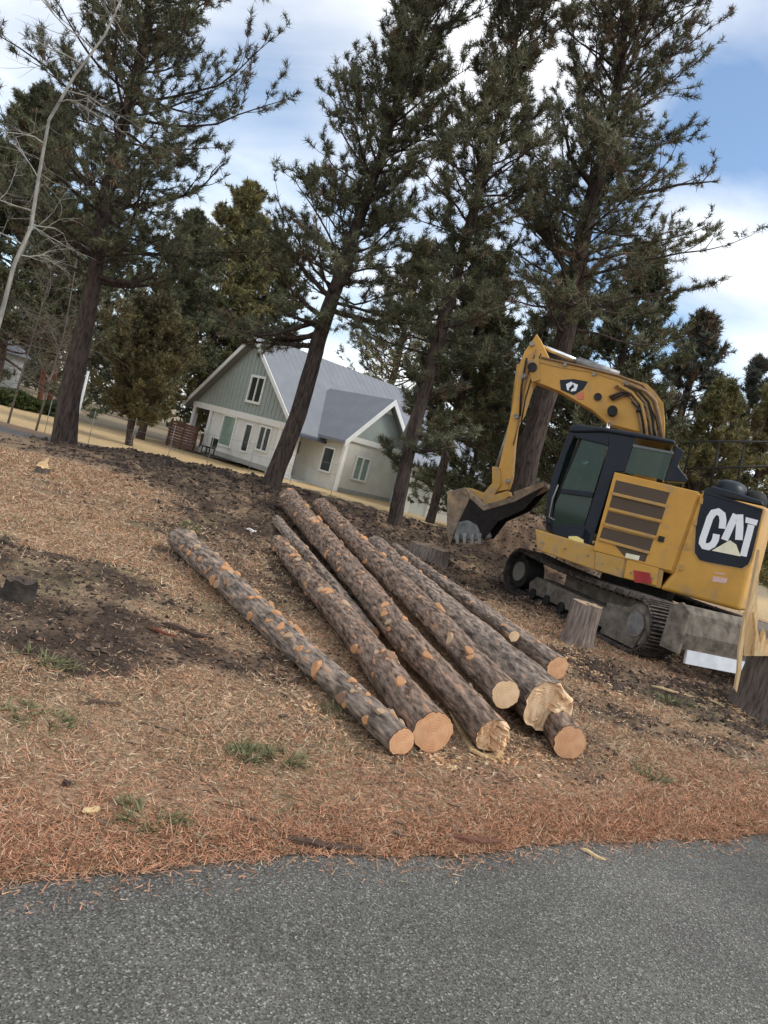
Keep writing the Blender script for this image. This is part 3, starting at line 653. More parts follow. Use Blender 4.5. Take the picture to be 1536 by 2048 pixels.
def log(label, A, B, rA, rB, seed, bark=LOGBARK, scars=12, broken=False, amp=1.0, cutmat=CUT, smin=.02, smax=.045):
    """A: near end centre, B: far end centre"""
    rs = random.Random(seed); A = np.array(A); B = np.array(B); ax = B - A; L = np.linalg.norm(ax); ax /= L
    up = np.array([0, 0, 1.0]); X = np.cross(up, ax); X /= np.linalg.norm(X); Yv = np.cross(ax, X)
    M = Matrix(((X[0], Yv[0], ax[0], A[0]), (X[1], Yv[1], ax[1], A[1]), (X[2], Yv[2], ax[2], A[2]), (0, 0, 0, 1)))
    n, m = 44, int(L / .045)
    zz = np.linspace(0, L, m); ang = np.linspace(0, 2 * np.pi, n, endpoint=False); Z, An = np.meshgrid(zz, ang, indexing='ij')
    base = rA + (rB - rA) * (Z / L)
    rr = base * (1 + .08 * fbm(np.cos(An) * 1.3 + seed, np.sin(An) * 1.3, Z * 1.2, 3) + .055 * fbm(np.cos(An) * 6 + seed, np.sin(An) * 6, Z * 5, 3))
    rr = np.maximum(rr, base * .8)
    off = .25 * rA
    bx = off * noise(zz * .45 + seed, 3.0) - off * noise(seed, 3.0); 
    fade = np.minimum(1, np.minimum(zz, L - zz) / 1.0)
    V = np.stack([rr * np.cos(An) + (bx * fade)[:, None], rr * np.sin(An), Z], -1).reshape(-1, 3)
    i = (np.arange(m - 1)[:, None] * n + np.arange(n)[None, :]); j = (np.arange(m - 1)[:, None] * n + (np.arange(n)[None, :] + 1) % n)
    T = np.stack([i, j, j + n, i + n], -1).reshape(-1, 4)
    o = fast_mesh('felled_log', V, T, bark, nv=4, smooth=True); o.matrix_world = M; tag(o, label, 'log', 'felled pine logs in a fanned pile')
    # ends
    for e, (zc, sgn) in enumerate(((0, -1), (L, 1))):
        ring = V[:n] if e == 0 else V[-n:]
        rings = 12; vv = []
        for q in range(rings + 1):
            t = 1 - q / rings
            for k in range(n):
                p = ring[k].copy(); p[0] *= t * .985; p[1] *= t * .985
                dz = .004 + .004 * (1 - t)
                if broken and e == 0:
                    x_, y_ = p[0] / rA, p[1] / rA
                    st = .0
                    edge = .10 + .22 * float(noise(y_ * 5, seed)) + .1 * float(noise(y_ * 16, seed + 3))
                    if x_ < edge - .3: st = .085 + .02 * float(noise(x_ * 9, y_ * 9, seed))
                    if x_ < edge - .75: st -= .05
                    st += .022 * float(noise(x_ * 12, y_ * 2.0, seed + 2))
                    dz = -.02 * amp + (st * amp if q else .0)
                    if q == 0: dz = 0
                p[2] = zc + sgn * dz
                vv.append(p)
        f = [(a * n + k, a * n + (k + 1) % n, (a + 1) * n + (k + 1) % n, (a + 1) * n + k) for a in range(rings) for k in range(n)]
        if sgn > 0: f = [q[::-1] for q in f]
        mb = MB(); mb.add(vv, f, not broken); c = mb.build('cut_end', cutmat); c.parent = o
    for s in range(scars):
        z = L * (.02 + .96 * rs.random()); a = rs.uniform(-.3, 3.3) if rs.random() < .9 else rs.uniform(0, 6.28)
        k = int(z / L * (m - 1)); q = int((a % 6.283) / 6.283 * n) % n; p = V[k * n + q]
        s_ = smin * .7 + (smax - smin * .7) * rs.random() ** 1.4 * (.7 + .3 * rr[k, q] / .12); nx, ny = math.cos(a), math.sin(a)
        c = bpy.data.objects.new('branch_scar', rs.choice(SCARS)); COL.objects.link(c); c.parent = o
        nz_ = Vector((nx, ny, -.25)).normalized()
        c.matrix_local = Matrix.Translation(Vector(p) + Vector((nx, ny, 0)) * s_ * .12) @ nz_.to_track_quat('Z', 'Y').to_matrix().to_4x4() @ Matrix.Rotation(rs.random() * 6, 4, 'Z') @ Matrix.Diagonal((s_ * rs.uniform(.7, 1.5), s_ * rs.uniform(.55, 1.0), s_ * rs.uniform(.6, 1.0), 1))
    return o
def gz(px, py, lift): return on_ground(px, py, lift)
log('leftmost log, slim and knobbly with many orange branch scars, lying apart from the pile', gz(803, 1484, .085), gz(360, 1078, .14), .080, .140, 1, LOGBARK2, 85, smin=.012, smax=.042)
L2 = log('second log from the left, with a round orange sawn end and torn collar', gz(866, 1466, .125), gz(556, 1086, .11), .125, .105, 2, LOGBARK, 48, cutmat=CUT)
log('thin log wedged between the second log and the long split one', gz(745, 1270, .07), gz(552, 1044, .09), .065, .08, 9, LOGBARK2, 8, smin=.015, smax=.03)
log('long middle log with a cracked pale end trailing a strip of splintered wood', gz(985, 1472, .125), gz(578, 996, .17), .108, .19, 3, LOGBARK, 44, broken=True, cutmat=CUTPALE)
log('log resting on top of the pile with a clean oval pale end', at_y(1010, 1388, 5.0), at_y(640, 1012, 13.0), .102, .15, 4, LOGBARK, 40, cutmat=CUTPALE)
log('thickest log of the pile, its wide broken end jagged with pale splinters', at_y(1098, 1417, 5.15), gz(750, 1092, .17), .188, .16, 5, LOGBARK2, 20, broken=True, amp=.45, cutmat=CUTPALE)
log('log at the bottom right of the pile with a sawn end nearest the road', gz(1140, 1486, .115), gz(1030, 1335, .11), .112, .11, 6, LOGBARK, 2, cutmat=CUT)
log('short-ended log behind the thickest one, its small orange end in front of the stump', gz(1114, 1336, .12), gz(812, 1118, .11), .115, .10, 7, LOGBARK2, 8, cutmat=CUT)
log('thinnest pole lying on the far side of the pile, with a small bright end', at_y(1028, 1272, 7.15), at_y(790, 1094, 11.6), .055, .075, 8, LOGBARK2, 8, smin=.015, smax=.025, cutmat=CUTPALE)

# ------------------------------------------------------------------ HOUSE
SAGE = mat('sage_siding', (.29, .335, .315), .8, col2=(.33, .375, .355), scale=2.5)
WHITE = mat('white_trim', (.72, .73, .70), .6, col2=(.80, .80, .78), scale=3)
CREAM = mat('cream_wall', (.56, .55, .49), .85, col2=(.65, .64, .58), scale=1.5)
PLASTER = mat('white_lower_wall', (.62, .63, .60), .85, col2=(.72, .72, .69), scale=1.5)
ROOFM = mat('grey_roof', (.175, .185, .205), .65, col2=(.205, .215, .235), scale=1.2, spec=.4)
DARK = mat('dark_interior', (.02, .018, .017), .9)
GLASS = mat('window_glass', (.018, .025, .025), .25, col2=(.03, .04, .038), scale=2, spec=.3)
GREENGLASS = mat('green_window_glass', (.16, .24, .20), .15, col2=(.24, .32, .27), scale=2, spec=.7)
REDWOOD = mat('red_brown_wood', (.085, .042, .032), .85, col2=(.15, .075, .055), scale=6, stretch=(1, 1, 6))
H = Frame((-5.5, 40, -0.55), math.atan2(.705, .71))
house = empty('house', H.o, H.ang, label='sage green house with a steep grey metal roof and white trim beyond the golden lawn', cat='house')
ZE, ZR, W, LEN = 2.8, 7.25, 11.2, 16.0
def siding(fr, poly, along, plane, th, name, material, parent):     # board-and-batten wall
    mb = MB(fr)
    if along == 'y': mb.prism_x(poly, plane, plane + th)
    else: mb.prism(poly, plane, plane + th)
    o = mb.build(name, material, parent); return o
# body of the house
mb = MB(H); mb.box((.0, 1.6, 0), (LEN, 8.8, ZE)); mb.box((5.95, .02, 0), (LEN, 1.6, ZE)); mb.box((2.6, 8.8, 0), (LEN, W, ZE)); mb.build('wall', PLASTER, house)
# upper gable with battens
g = MB(H); g.prism_x([(0.0, ZE), (W, ZE), (W / 2, ZR)], -.03, .25)
bt = g
for k in range(1, 28):
    y = W * k / 28; top = ZE + (ZR - ZE) * (1 - abs(y - W / 2) / (W / 2)); 
    if top - ZE > .25: bt.box((-.055, y - .02, ZE + .12), (-.03, y + .02, top - .1))
g.build('gable_wall', SAGE, house)
sl_ = (ZR - ZE) / (W / 2)
for nm, s in (('roof', 1), ('roof', -1)):
    mb = MB(H); y0 = -.55 if s > 0 else W + .55; zz = ZE - .55 * sl_
    if s > 0: mb.prism_x([(y0, zz + .03), (W / 2, ZR + .03), (W / 2, ZR + .21), (y0, zz + .21)], -.55, LEN + .5)
    else: mb.prism_x([(y0, zz + .03), (y0, zz + .21), (W / 2, ZR + .21), (W / 2, ZR + .03)], -.55, LEN + .5)
    ro = mb.build(nm, ROOFM, house)
    sm = MB(H)                                       # standing seams
    for k in range(36):
        x = -.3 + k * .47
        if s > 0: sm.prism_x([(y0 + .05, zz + .22), (W / 2, ZR + .21), (W / 2, ZR + .225), (y0 + .05, zz + .235)], x, x + .02)
    if s > 0: sm.build('roof_seam', ROOFM, ro)
ra = MB(H)
ra.prism_x([(-.6, ZE - .6 * sl_ - .1), (W / 2, ZR - .10), (W / 2, ZR + .20), (-.6, ZE - .6 * sl_ + .18)], -.62, -.56)
ra.prism_x([(W + .6, ZE - .6 * sl_ - .1), (W + .6, ZE - .6 * sl_ + .18), (W / 2, ZR + .20), (W / 2, ZR - .10)], -.62, -.56)
ra.build('rake_board', WHITE, house)
tb = MB(H); tb.box((-.12, -.05, ZE - .28), (.02, W + .05, ZE + .08)); tb.box((-.1, -.1, ZE - .28), (LEN, .02, ZE - .02)); tb.build('trim_board', WHITE, house)
for (x, y) in ((.06, W - .12), (.06, 9.0), (.06, .12), (.06, 1.5)):
    mb = MB(H); mb.box((x - .14, y - .14, 0), (x + .14, y + .14, ZE - .28)); mb.box((x - .19, y - .19, 0), (x + .19, y + .19, .25)); mb.build('porch_post', WHITE, house)
mb = MB(H); mb.box((2.5, 8.9, .02), (2.58, W - .1, ZE - .05)); mb.box((.6, 9.1, .0), (1.4, 10.6, 1.0)); mb.build('porch_wall', REDWOOD, house)
mb = MB(H); mb.box((-.3, 8.9, -.1), (2.6, W + .2, .08)); mb.build('porch_floor', CREAM, house); mb = MB(H); mb.box((-.3, -.6, -.1), (5.9, 1.6, .06)); mb.build('porch_floor', CREAM, house)
def window(fr, axis, plane, c0, c1, z0, z1, glass=GLASS, mull=1, fw=.10, parent=None, out=-1):
    """window in the plane {axis = plane}, spanning c0..c1 on the other horizontal axis"""
    f = MB(fr); g = MB(fr)
    def bx(m, a0, a1, b0, b1, d0, d1):
        d0, d1 = plane + out * d0, plane + out * d1; d0, d1 = min(d0, d1), max(d0, d1)
        if axis == 0: m.box((d0, a0, b0), (d1, a1, b1))
        else: m.box((a0, d0, b0), (a1, d1, b1))
    bx(f, c0 - fw, c1 + fw, z1, z1 + fw, 0, .09); bx(f, c0 - fw, c1 + fw, z0 - fw, z0, 0, .11)
    bx(f, c0 - fw, c0, z0, z1, 0, .09); bx(f, c1, c1 + fw, z0, z1, 0, .09)
    for k in range(mull):
        c = c0 + (c1 - c0) * (k + 1) / (mull + 1); bx(f, c - .05, c + .05, z0, z1, .0, .08)
    bx(g, c0, c1, z0, z1, .005, .03)
    w = f.build('window', WHITE, parent); g.build('pane', glass, w); return w
def hy(px, py): p = H.trace(px, py, 0, -.03); return p[1], p[2]
for (a, b, gl, mu) in (((500, 757), (527, 803), GLASS, 1),):
    (ya, za), (yb, zb) = hy(*a), hy(*b); yc, zc = (ya + yb) / 2, (za + zb) / 2
    window(H, 0, -.03, yc - .62, yc + .62, zc - .68, zc + .68, gl, mu, .14, house)
for (px, py, wd, ht, gl, mu) in ((455, 862, .65, .85, GREENGLASS, 0), (494, 876, .3, .75, GLASS, 0), (528, 878, .5, .62, GLASS, 1)):
    y, z = hy(px, py); window(H, 0, 0, y - wd, y + wd, z - ht, z + ht, gl, mu, .10, house)
# entrance porch and wing with its own gable
mb = MB(H); mb.box((.9, 1.52, 0), (1.75, 1.58, 2.1)); dr = mb.build('door', mat('brown_door', (.16, .15, .11), .6), house)
wing = MB(H); wing.box((1.5, -2.2, 0), (5.9, 1.55, 3.05)); wing.build('wall', CREAM, house)
WZ, WR = 3.05, 5.4
wg = MB(H); wg.prism([(1.5, WZ), (5.9, WZ), (3.7, WR)], -2.26, .5); wg.build('gable_wall', SAGE, house)
for s in (1, -1):
    mb = MB(H); xe = 3.7 - s * 2.65; ze = WR - 2.65 * (WR - WZ) / 2.2; pts = [(xe, ze + .03), (3.7, WR + .03), (3.7, WR + .19), (xe, ze + .19)]
    if s < 0: pts = pts[::-1]
    mb.prism(pts, -2.7, 3.0); mb.build('roof', ROOFM, house)
    rk = MB(H); pts = [(xe - s * .04, ze - .12), (3.7, WR - .12), (3.7, WR + .20), (xe - s * .04, ze + .20)]
    if s < 0: pts = pts[::-1]
    rk.prism(pts, -2.78, -2.71); rk.build('rake_board', WHITE, house)
mb = MB(H); mb.box((1.42, -2.30, WZ - .22), (5.98, -2.2, WZ + .06)); mb.prism([(3.2, WR - .62), (4.2, WR - .62), (3.7, WR - .1)], -2.33, -2.27); mb.build('trim_board', WHITE, house)
mb = MB(H)
mb.tube([(8.2, 2.6, ZE + 2.6 * sl_ - .1), (8.2, 2.6, ZE + 2.6 * sl_ + .6)], .09, 10); mb.build('vent_pipe', mat('vent_metal', (.12, .13, .14), .5), house)
window(H, 0, 1.5, -1.55, -.75, .95, 2.15, GLASS, 0, .09, house)
window(H, 1, -2.2, 2.55, 3.45, .95, 2.1, GREENGLASS, 1, .09, house)
GUT = mat('gutter_blue_grey', (.07, .085, .11), .5)
mb = MB(H); zg = ZE - .55 * sl_; mb.box((-.5, -.68, zg - .02), (1.9, -.56, zg + .12)); mb.box((5.6, -.68, zg - .02), (LEN + .4, -.56, zg + .12)); mb.build('gutter', GUT, house)
mb = MB(H); mb.box((5.93, -2.32, 0), (6.02, -2.23, WZ - .25)); mb.build('downpipe', WHITE, house)
mb = MB(H); mb.box((1.30, -2.50, .0), (1.50, -2.30, WZ - .24)); mb.build('porch_post', WHITE, house)
mb = MB(H); mb.box((-.02, .1, .0), (-.004, 8.7, .28)); mb.box((1.49, -2.21, 0), (5.92, -2.203, .3)); mb.build('foundation_band', mat('foundation_grey', (.30, .30, .28), .9), house)
for c in (7.4, 9.6): window(H, 1, .02, c - .5, c + .5, 1.0, 2.2, GLASS, 1, .1, house)
# patio furniture under the window
pf = empty('patio_chair', H.w((-1.3, 6.2, .0)), H.ang, label='dark patio chair on the lawn against the white gable wall', cat='chair')
fr = Frame(pf.location, H.ang)
mb = MB(fr); mb.box((-.3, -.3, .38), (.3, .3, .45)); mb.build('seat', DARK, pf); mb = MB(fr); mb.box((.24, -.3, .47), (.32, .3, 1.0)); mb.build('backrest', DARK, pf)
for sx_ in (-.27, .23):
    for sy_ in (-.28, .24): mb = MB(fr); mb.box((sx_, sy_, 0), (sx_ + .05, sy_ + .05, .375)); mb.build('leg', DARK, pf)

# separate garage to the right
Gf = Frame((.9, 37.0, -.6), R(8))
gar = empty('garage', Gf.o, Gf.ang, label='low pale garage with a light grey roof, half hidden behind the slender pine', cat='garage')
mb = MB(Gf); mb.box((0, 0, 0), (8.6, 6.0, 2.75)); mb.prism_x([(0, 2.75), (6, 2.75), (3, 5.0)], 0, 8.6); mb.build('wall', mat('pale_garage_wall', (.58, .63, .62), .8, col2=(.66, .70, .69), scale=1), gar)
for s in (1, -1):
    mb = MB(Gf); y0 = 3 - s * 3.5; z0 = 5.0 - 3.5 * .75; pts = [(y0, z0 + .04), (3, 5.04), (3, 5.2), (y0, z0 + .2)]
    if s < 0: pts = pts[::-1]
    mb.prism_x(pts, -.4, 9.0); mb.build('roof', mat('pale_roof', (.28, .31, .36), .6, col2=(.33, .36, .41), scale=1), gar)
mb = MB(Gf); mb.box((1.1, -.06, 0.02), (4.0, -.005, 2.15)); gd = mb.build('garage_door', WHITE, gar)
mb = MB(Gf)
for k in range(1, 4): mb.box((1.12, -.075, k * .54 - .01), (3.98, -.062, k * .54 + .01))
mb.build('panel_joint', mat('joint_grey', (.35, .37, .37), .7), gd)
mb = MB(Gf); mb.box((-.05, -.12, 0), (.22, -.005, 2.7)); mb.build('trim_board', WHITE, gar)

# dark timber deck screen left of the house
q = on_ground(372, 872); D0 = Frame((at_y(338, 858, 47)[0], 47, float(terrain(-15, 47))), R(-35))
scr = empty('deck_screen', D0.o, D0.ang, label='red brown timber deck screen at the left corner of the house', cat='fence')
for k in range(9):
    mb = MB(D0); mb.box((0, -.03, .12 + k * .17), (2.6, .03, .26 + k * .17)); mb.build('board', REDWOOD, scr)
for x in (.0, 1.27, 2.54): mb = MB(D0); mb.box((x, .032, 0), (x + .09, .12, 1.75)); mb.build('post', REDWOOD, scr)

# hedge, far buildings and posts at the left
def leafbox(name, label, cat, a, b, hgt, depth, pal, n, size, parent=None):
    a = np.array(a); b = np.array(b); d = b - a; L = np.linalg.norm(d); d /= L; s = np.array([-d[1], d[0]])
    t = RNG.random(n); u = RNG.normal(size=n) * .33; z = RNG.random(n)
    h_ = hgt * (.8 + .25 * noise(t * L * .8, 3.1)); P = np.stack([a[0] + d[0] * t * L + s[0] * u * depth, a[1] + d[1] * t * L + s[1] * u * depth, terrain(a[0], a[1]) + z * h_], 1)
    w = RNG.random((n, 1)); C = np.array(pal[0]) * (1 - w) + np.array(pal[1]) * w
    V, T, CC = needles(P, np.tile([0, 0, .4], (n, 1)), size, size * .16, 6, C, spread=.9)
    o = fast_mesh(name, V, T, LEAF, tint=CC); tag(o, label, cat); return o
ha, hb = at_z(-60, 782, -.5)[:2], at_z(125, 826, -.5)[:2]
leafbox('hedge', 'low dark green hedge strip across the golden lawn at the far left', 'hedge', ha, hb, .95, 1.2, [(.03, .045, .012), (.08, .10, .03)], 5200, .3)
SH = Frame((at_y(-70, 790, 50)[0] - 2.2, 50, -.5), R(0))
sh = empty('shed', SH.o, 0, label='small white shed cut off by the left edge of the photo', cat='shed')
xe = at_y(-22, 760, 50)[0] - SH.o[0]
mb = MB(SH); mb.box((0, 0, 0), (xe, 4, 2.7)); mb.build('wall', PLASTER, sh)
mb = MB(SH); mb.prism([(-.3, 2.72), (xe + .3, 2.72), (xe / 2, 4.4)], -.3, 4.3); mb.build('roof', ROOFM, sh)
mb = MB(SH); mb.box((xe - 1.3, -.06, 0.01), (xe - .4, -.005, 2.0)); mb.build('door', WHITE, sh)
def far_house(name, label, px, py, Y, w, wall, roof):
    p = at_y(px, py, Y); fr = Frame((p[0], Y, -.8), R(-10)); e = empty(name, fr.o, fr.ang, label=label, cat='house')
    mb = MB(fr); mb.box((0, 0, 0), (w, 6, 2.7)); mb.build('wall', wall, e)
    mb = MB(fr); mb.prism_x([(-.5, 2.72), (6.5, 2.72), (3, 4.6)], -.4, w + .4); mb.build('roof', roof, e)
    for k in range(3): window(fr, 1, 0, w * (.15 + .3 * k), w * (.15 + .3 * k) + 1.1, 1.0, 2.2, GLASS, 1, .1, e)
p = at_z(150, 884, .3); q = on_ground(152, 880)
mb = MB(); yy = 22.0; a = at_y(163, 800, yy); gx = float(terrain(a[0], yy)); b = at_y(176, 742, yy); mb.tube([(a[0], yy, gx - .1), (a[0], yy, b[2])], .04, 8)
t_ = mb.build('marker_post', WHITE); tag(t_, 'thin white marker post beside the thick left trunk', 'post')
# wire fence along the crest
wf = empty('wire_fence', (-6, 20.5, 0), label='thin wire fence on slim grey stakes at the edge of the golden lawn', cat='fence')
fp = []
WIREM = mat('fence_wire', (.30, .30, .30), .5, metal=.6)
for k in range(8):
    x = -9.6 + k * 1.15; y = 20.6 + .25 * math.sin(k); g_ = float(terrain(x, y)); fp.append((x, y, g_))
    mb = MB(); mb.tube([(x, y, g_ - .1), (x, y, g_ + .95)], .008, 6); mb.build('stake', WIREM, wf)
mb = MB()
for hh in (.3, .6, .88): mb.tube([(x, y, g_ + hh) for x, y, g_ in fp], .003, 4)
mb.build('wire', WIREM, wf)

# ------------------------------------------------------------------ EXCAVATOR
YEL = mat('yellow_paint', (.53, .275, .042), .42, col2=(.60, .32, .058), scale=3.5, spec=.45, extra=((.33, .22, .11), 4.5, .54, .80), bump=.06, bscale=60)
YEL2 = mat('dirty_yellow_paint', (.44, .25, .06), .6, col2=(.54, .33, .10), scale=5, extra=((.30, .20, .12), 5, .48, .7), bump=.1, bscale=40)
NAVY = mat('dark_blue_black_paint', (.006, .010, .017), .42, col2=(.012, .018, .028), scale=3, spec=.3)
BLACK = mat('black_rubber', (.012, .012, .012), .7, col2=(.03, .028, .026), scale=10, bump=.3)
GRILLE = mat('dusty_grille', (.085, .062, .045), .85, col2=(.135, .10, .075), scale=12, stretch=(40, 1, 6), bump=.6)
MUD = mat('mud_caked_steel', (.095, .080, .064), .9, col2=(.23, .195, .155), scale=7, bump=1.0, extra=((.28, .24, .19), 4, .55, .75))
TRACKM = mat('track_steel', (.035, .03, .027), .7, col2=(.13, .11, .095), scale=9, metal=.2, bump=.8)
STEEL = mat('worn_steel', (.16, .15, .14), .5, col2=(.30, .29, .28), scale=9, metal=.5, bump=.3)
SHINY = mat('polished_edge', (.62, .65, .70), .35, col2=(.80, .82, .86), scale=6, metal=.1)
CHROME = mat('chrome_rod', (.75, .75, .75), .15, metal=1.0)
DECW = mat('decal_white', (.80, .82, .84), .5, col2=(.86, .87, .88)); DECC = mat('decal_cream', (.74, .70, .52), .5); DECR = mat('reflector_red', (.33, .025, .03), .3, col2=(.42, .05, .04))
DECP = mat('decal_pink', (.60, .38, .32), .5, col2=(.68, .5, .45), scale=30)
def glass_mat():
    m = bpy.data.materials.new('cab_glass'); m.use_nodes = True; t = m.node_tree; b = t.nodes['Principled BSDF']
    b.inputs['Base Color'].default_value = (.03, .075, .06, 1); b.inputs['Roughness'].default_value = .05; b.inputs['Specular IOR Level'].default_value = .8
    tr = t.nodes.new('ShaderNodeBsdfTransparent'); tr.inputs[0].default_value = (.40, .54, .48, 1)
    mx = t.nodes.new('ShaderNodeMixShader'); mx.inputs[0].default_value = .42
    t.links.new(tr.outputs[0], mx.inputs[1]); t.links.new(b.outputs[0], mx.inputs[2]); t.links.new(mx.outputs[0], t.nodes['Material Output'].inputs['Surface']); return m
CABGLASS = glass_mat()
U = Frame((4.05, 11.5, 0.02), R(163)); K = Frame((4.1, 11.55, 0.02), math.atan2(.94, -.35))
ex = empty('excavator', U.o, U.ang, label='yellow tracked excavator with dark cab parked at the right beyond the logs', cat='excavator')
SIDE = 1.24
def T(pts, l): return [tuple(U.trace(a, b, 1, l)[[0, 2]]) for a, b in pts]
def slab(name, pts, l0, l1, m, parent=ex, bevel=0.0, at=None, more=()):
    """outline read on the plane l=at, pushed from l0 to l1"""
    mb = MB(U); mb.prism(T(pts, at if at is not None else max(l0, l1)), l0, l1)
    for q in more: mb.prism(T(q, at if at is not None else max(l0, l1)), l0, l1)
    o = mb.build(name, m, parent); 
    if bevel:
        bv = o.modifiers.new('b', 'BEVEL'); bv.width = bevel; bv.segments = 3; bv.limit_method = 'ANGLE'; bv.angle_limit = R(30)
    return o
def pin(px, py, r, l0, l1, m, par, name='pivot_pin'):
    p = U.trace(px, py, 1, l1); q = p.copy(); q[1] = l0; mb = MB(U); mb.tube([q, p], r, 18, smooth=False); return mb.build(name, m, par)
# --- undercarriage
def track(ysign):
    y0, y1 = (.74, 1.25) if ysign > 0 else (-1.25, -.74); r = .36; xe_ = 1.55
    belt = MB(K)
    # path of the shoe line: stadium with a little sag on top
    path = []
    for i in range(60):
        t = i / 60 * (4 * xe_ + 2 * math.pi * r)
        if t < 2 * xe_: x, z, a = -xe_ + t, 0, 0
        elif t < 2 * xe_ + math.pi * r: ph = (t - 2 * xe_) / r; x, z, a = xe_ + r * math.sin(ph), r - r * math.cos(ph), ph
        elif t < 4 * xe_ + math.pi * r: q_ = t - 2 * xe_ - math.pi * r; x, z, a = xe_ - q_, 2 * r - .045 * math.sin(q_ / (2 * xe_) * math.pi), math.pi
        else: ph = (t - 4 * xe_ - math.pi * r) / r; x, z, a = -xe_ - r * math.sin(ph), r + r * math.cos(ph), math.pi + ph
        path.append((x, z + .045, a))
    for (x, z, a) in path:
        ca, sa = math.cos(a), math.sin(a); w = .079
        def P(u, v): return (x + ca * u - sa * v, z + sa * u + ca * v)
        belt.prism([P(-w, .0), P(w, .0), P(w, .03), P(-w, .03)], y0, y1)
        for gx_ in (-.055, .0, .055): belt.prism([P(gx_ - .008, -.035), P(gx_ + .008, -.035), P(gx_ + .012, .0), P(gx_ - .012, .0)], y0 + .01, y1 - .01)
        belt.prism([P(-.06, .03), P(.06, .03), P(.05, .075), P(-.05, .075)], (y0 + y1) / 2 - .1, (y0 + y1) / 2 - .06)
        belt.prism([P(-.06, .03), P(.06, .03), P(.05, .075), P(-.05, .075)], (y0 + y1) / 2 + .06, (y0 + y1) / 2 + .1)
    b = belt.build('track_belt', TRACKM, ex)
    yo = y1 - .07 if ysign > 0 else y0 + .07; yi = y0 + .05 if ysign > 0 else y1 - .05
    fr = MB(K); lo_, hi_ = min(yi, yo), max(yi, yo)
    fr.prism([(-1.30, .17), (1.15, .17), (1.2, .30), (1.05, .44), (-1.0, .44), (-1.25, .56), (-1.42, .52), (-1.42, .22)], lo_ + .02, hi_ - .04)
    fr.prism([(-1.62, .10), (-.92, .10), (-.88, .52), (-1.5, .60), (-1.72, .40)], hi_ - .04 if ysign > 0 else lo_, hi_ if ysign > 0 else lo_ + .04)
    fr.build('track_frame', MUD, ex)
    for x in (xe_, -xe_):
        w = MB(K); w.tube([(x, lo_ + .06, r + .05), (x, hi_ - .02, r + .05)], r - .09, 24, smooth=False)
        wh = w.build('idler_wheel', BLACK if x > 0 else MUD, ex)
        w = MB(K); o_ = hi_ if ysign > 0 else lo_; w.tube([(x, o_ - .03, r + .05), (x, o_ + .012, r + .05)], .165, 20, smooth=False); w.build('wheel_hub', STEEL if x < 0 else mat('hub_grey', (.20, .19, .17), .8, col2=(.27, .25, .22), scale=9), wh)
    for k in range(6):
        x = -1.1 + k * .42; w = MB(K); w.tube([(x, lo_ + .08, .165), (x, hi_ - .01, .165)], .085, 14, smooth=False); w.build('track_roller', BLACK, ex)
track(1); track(-1)
mb = MB(K); mb.box((-.75, -.8, .30), (.75, .8, .62)); mb.box((-1.9, -.5, .32), (-.7, -.38, .50)); mb.box((-1.9, .38, .32), (-.7, .5, .50)); mb.build('car_body', MUD, ex)
mb = MB(U); mb.tube([(0, 0, .60), (0, 0, .97)], .55, 28, smooth=False); mb.build('slew_ring', BLACK, ex)
# dozer blade behind
bl = MB(K); prof = [(-2.36, .30), (-2.44, .36), (-2.47, .56), (-2.42, .80), (-2.36, .88), (-2.30, .88), (-2.38, .56), (-2.33, .32)]
n0 = len(prof)
bl.prism([(a, b) for a, b in prof], -1.25, 1.25); bl.prism([(-2.5, .31), (-2.18, .31), (-2.18, .82), (-2.34, .90), (-2.5, .82)], 1.252, 1.29); bl.prism([(-2.5, .31), (-2.18, .31), (-2.18, .82), (-2.34, .90), (-2.5, .82)], -1.29, -1.252)
blade = bl.build('dozer_blade', MUD, ex)
mb = MB(K); mb.prism([(-2.485, .21), (-2.45, .21), (-2.42, .37), (-2.46, .37)], -1.22, 1.12); mb.build('cutting_edge', SHINY, blade)
# --- upper structure
base = [(1070, 1058), (1188, 1092), (1330, 1128), (1322, 1178), (1190, 1141), (1074, 1100)]
slab('base_frame', base, -1.22, 1.215, YEL2, bevel=.02)
door = [(1229, 944), (1398, 984), (1343, 1143), (1186, 1101)]
slab('engine_housing', [(1233, 946), (1404, 988), (1350, 1150), (1186, 1103)], .28, 1.20, YEL, bevel=.03, at=1.2)
ed = slab('engine_door', door, 1.203, SIDE, YEL, bevel=.012)
slab('engine_cover', [(1300, 968), (1410, 986), (1350, 1150), (1240, 1125)], -1.15, .27, YEL, at=1.2, bevel=.03)
# louvre recesses: dark screens framed by yellow ribs
lv = [[(1232, 960), (1340, 985), (1331, 1009), (1226, 984)], [(1225, 990), (1331, 1016), (1323, 1040), (1218, 1014)], [(1216, 1022), (1320, 1047), (1312, 1072), (1209, 1045)],
      [(1206, 1054), (1307, 1079), (1299, 1103), (1199, 1075)], [(1228, 1088), (1296, 1108), (1290, 1124), (1248, 1112)]]
for q in lv: slab('grille', q, SIDE - .012, SIDE + .004, GRILLE, ed)
for q in lv[:4]:
    a, b = q[3], q[2]; slab('louvre_rib', [(a[0] - 1, a[1] + 0), (b[0] + 1, b[1] + 0), (b[0] + 0, b[1] + 6), (a[0] - 2, a[1] + 6)], SIDE, SIDE + .03, YEL2, ed, bevel=.006)
slab('door_latch', [(1318, 1071), (1330, 1074), (1327, 1085), (1315, 1082)], SIDE, SIDE + .02, BLACK, ed)
slab('warning_decal', [(1252, 1106), (1280, 1112), (1277, 1121), (1250, 1115)], SIDE + .005, SIDE + .009, DECC, ed)
slab('side_panel', [(1191, 1103), (1250, 1118), (1243, 1156), (1189, 1139)], 1.216, 1.235, YEL2, bevel=.01)
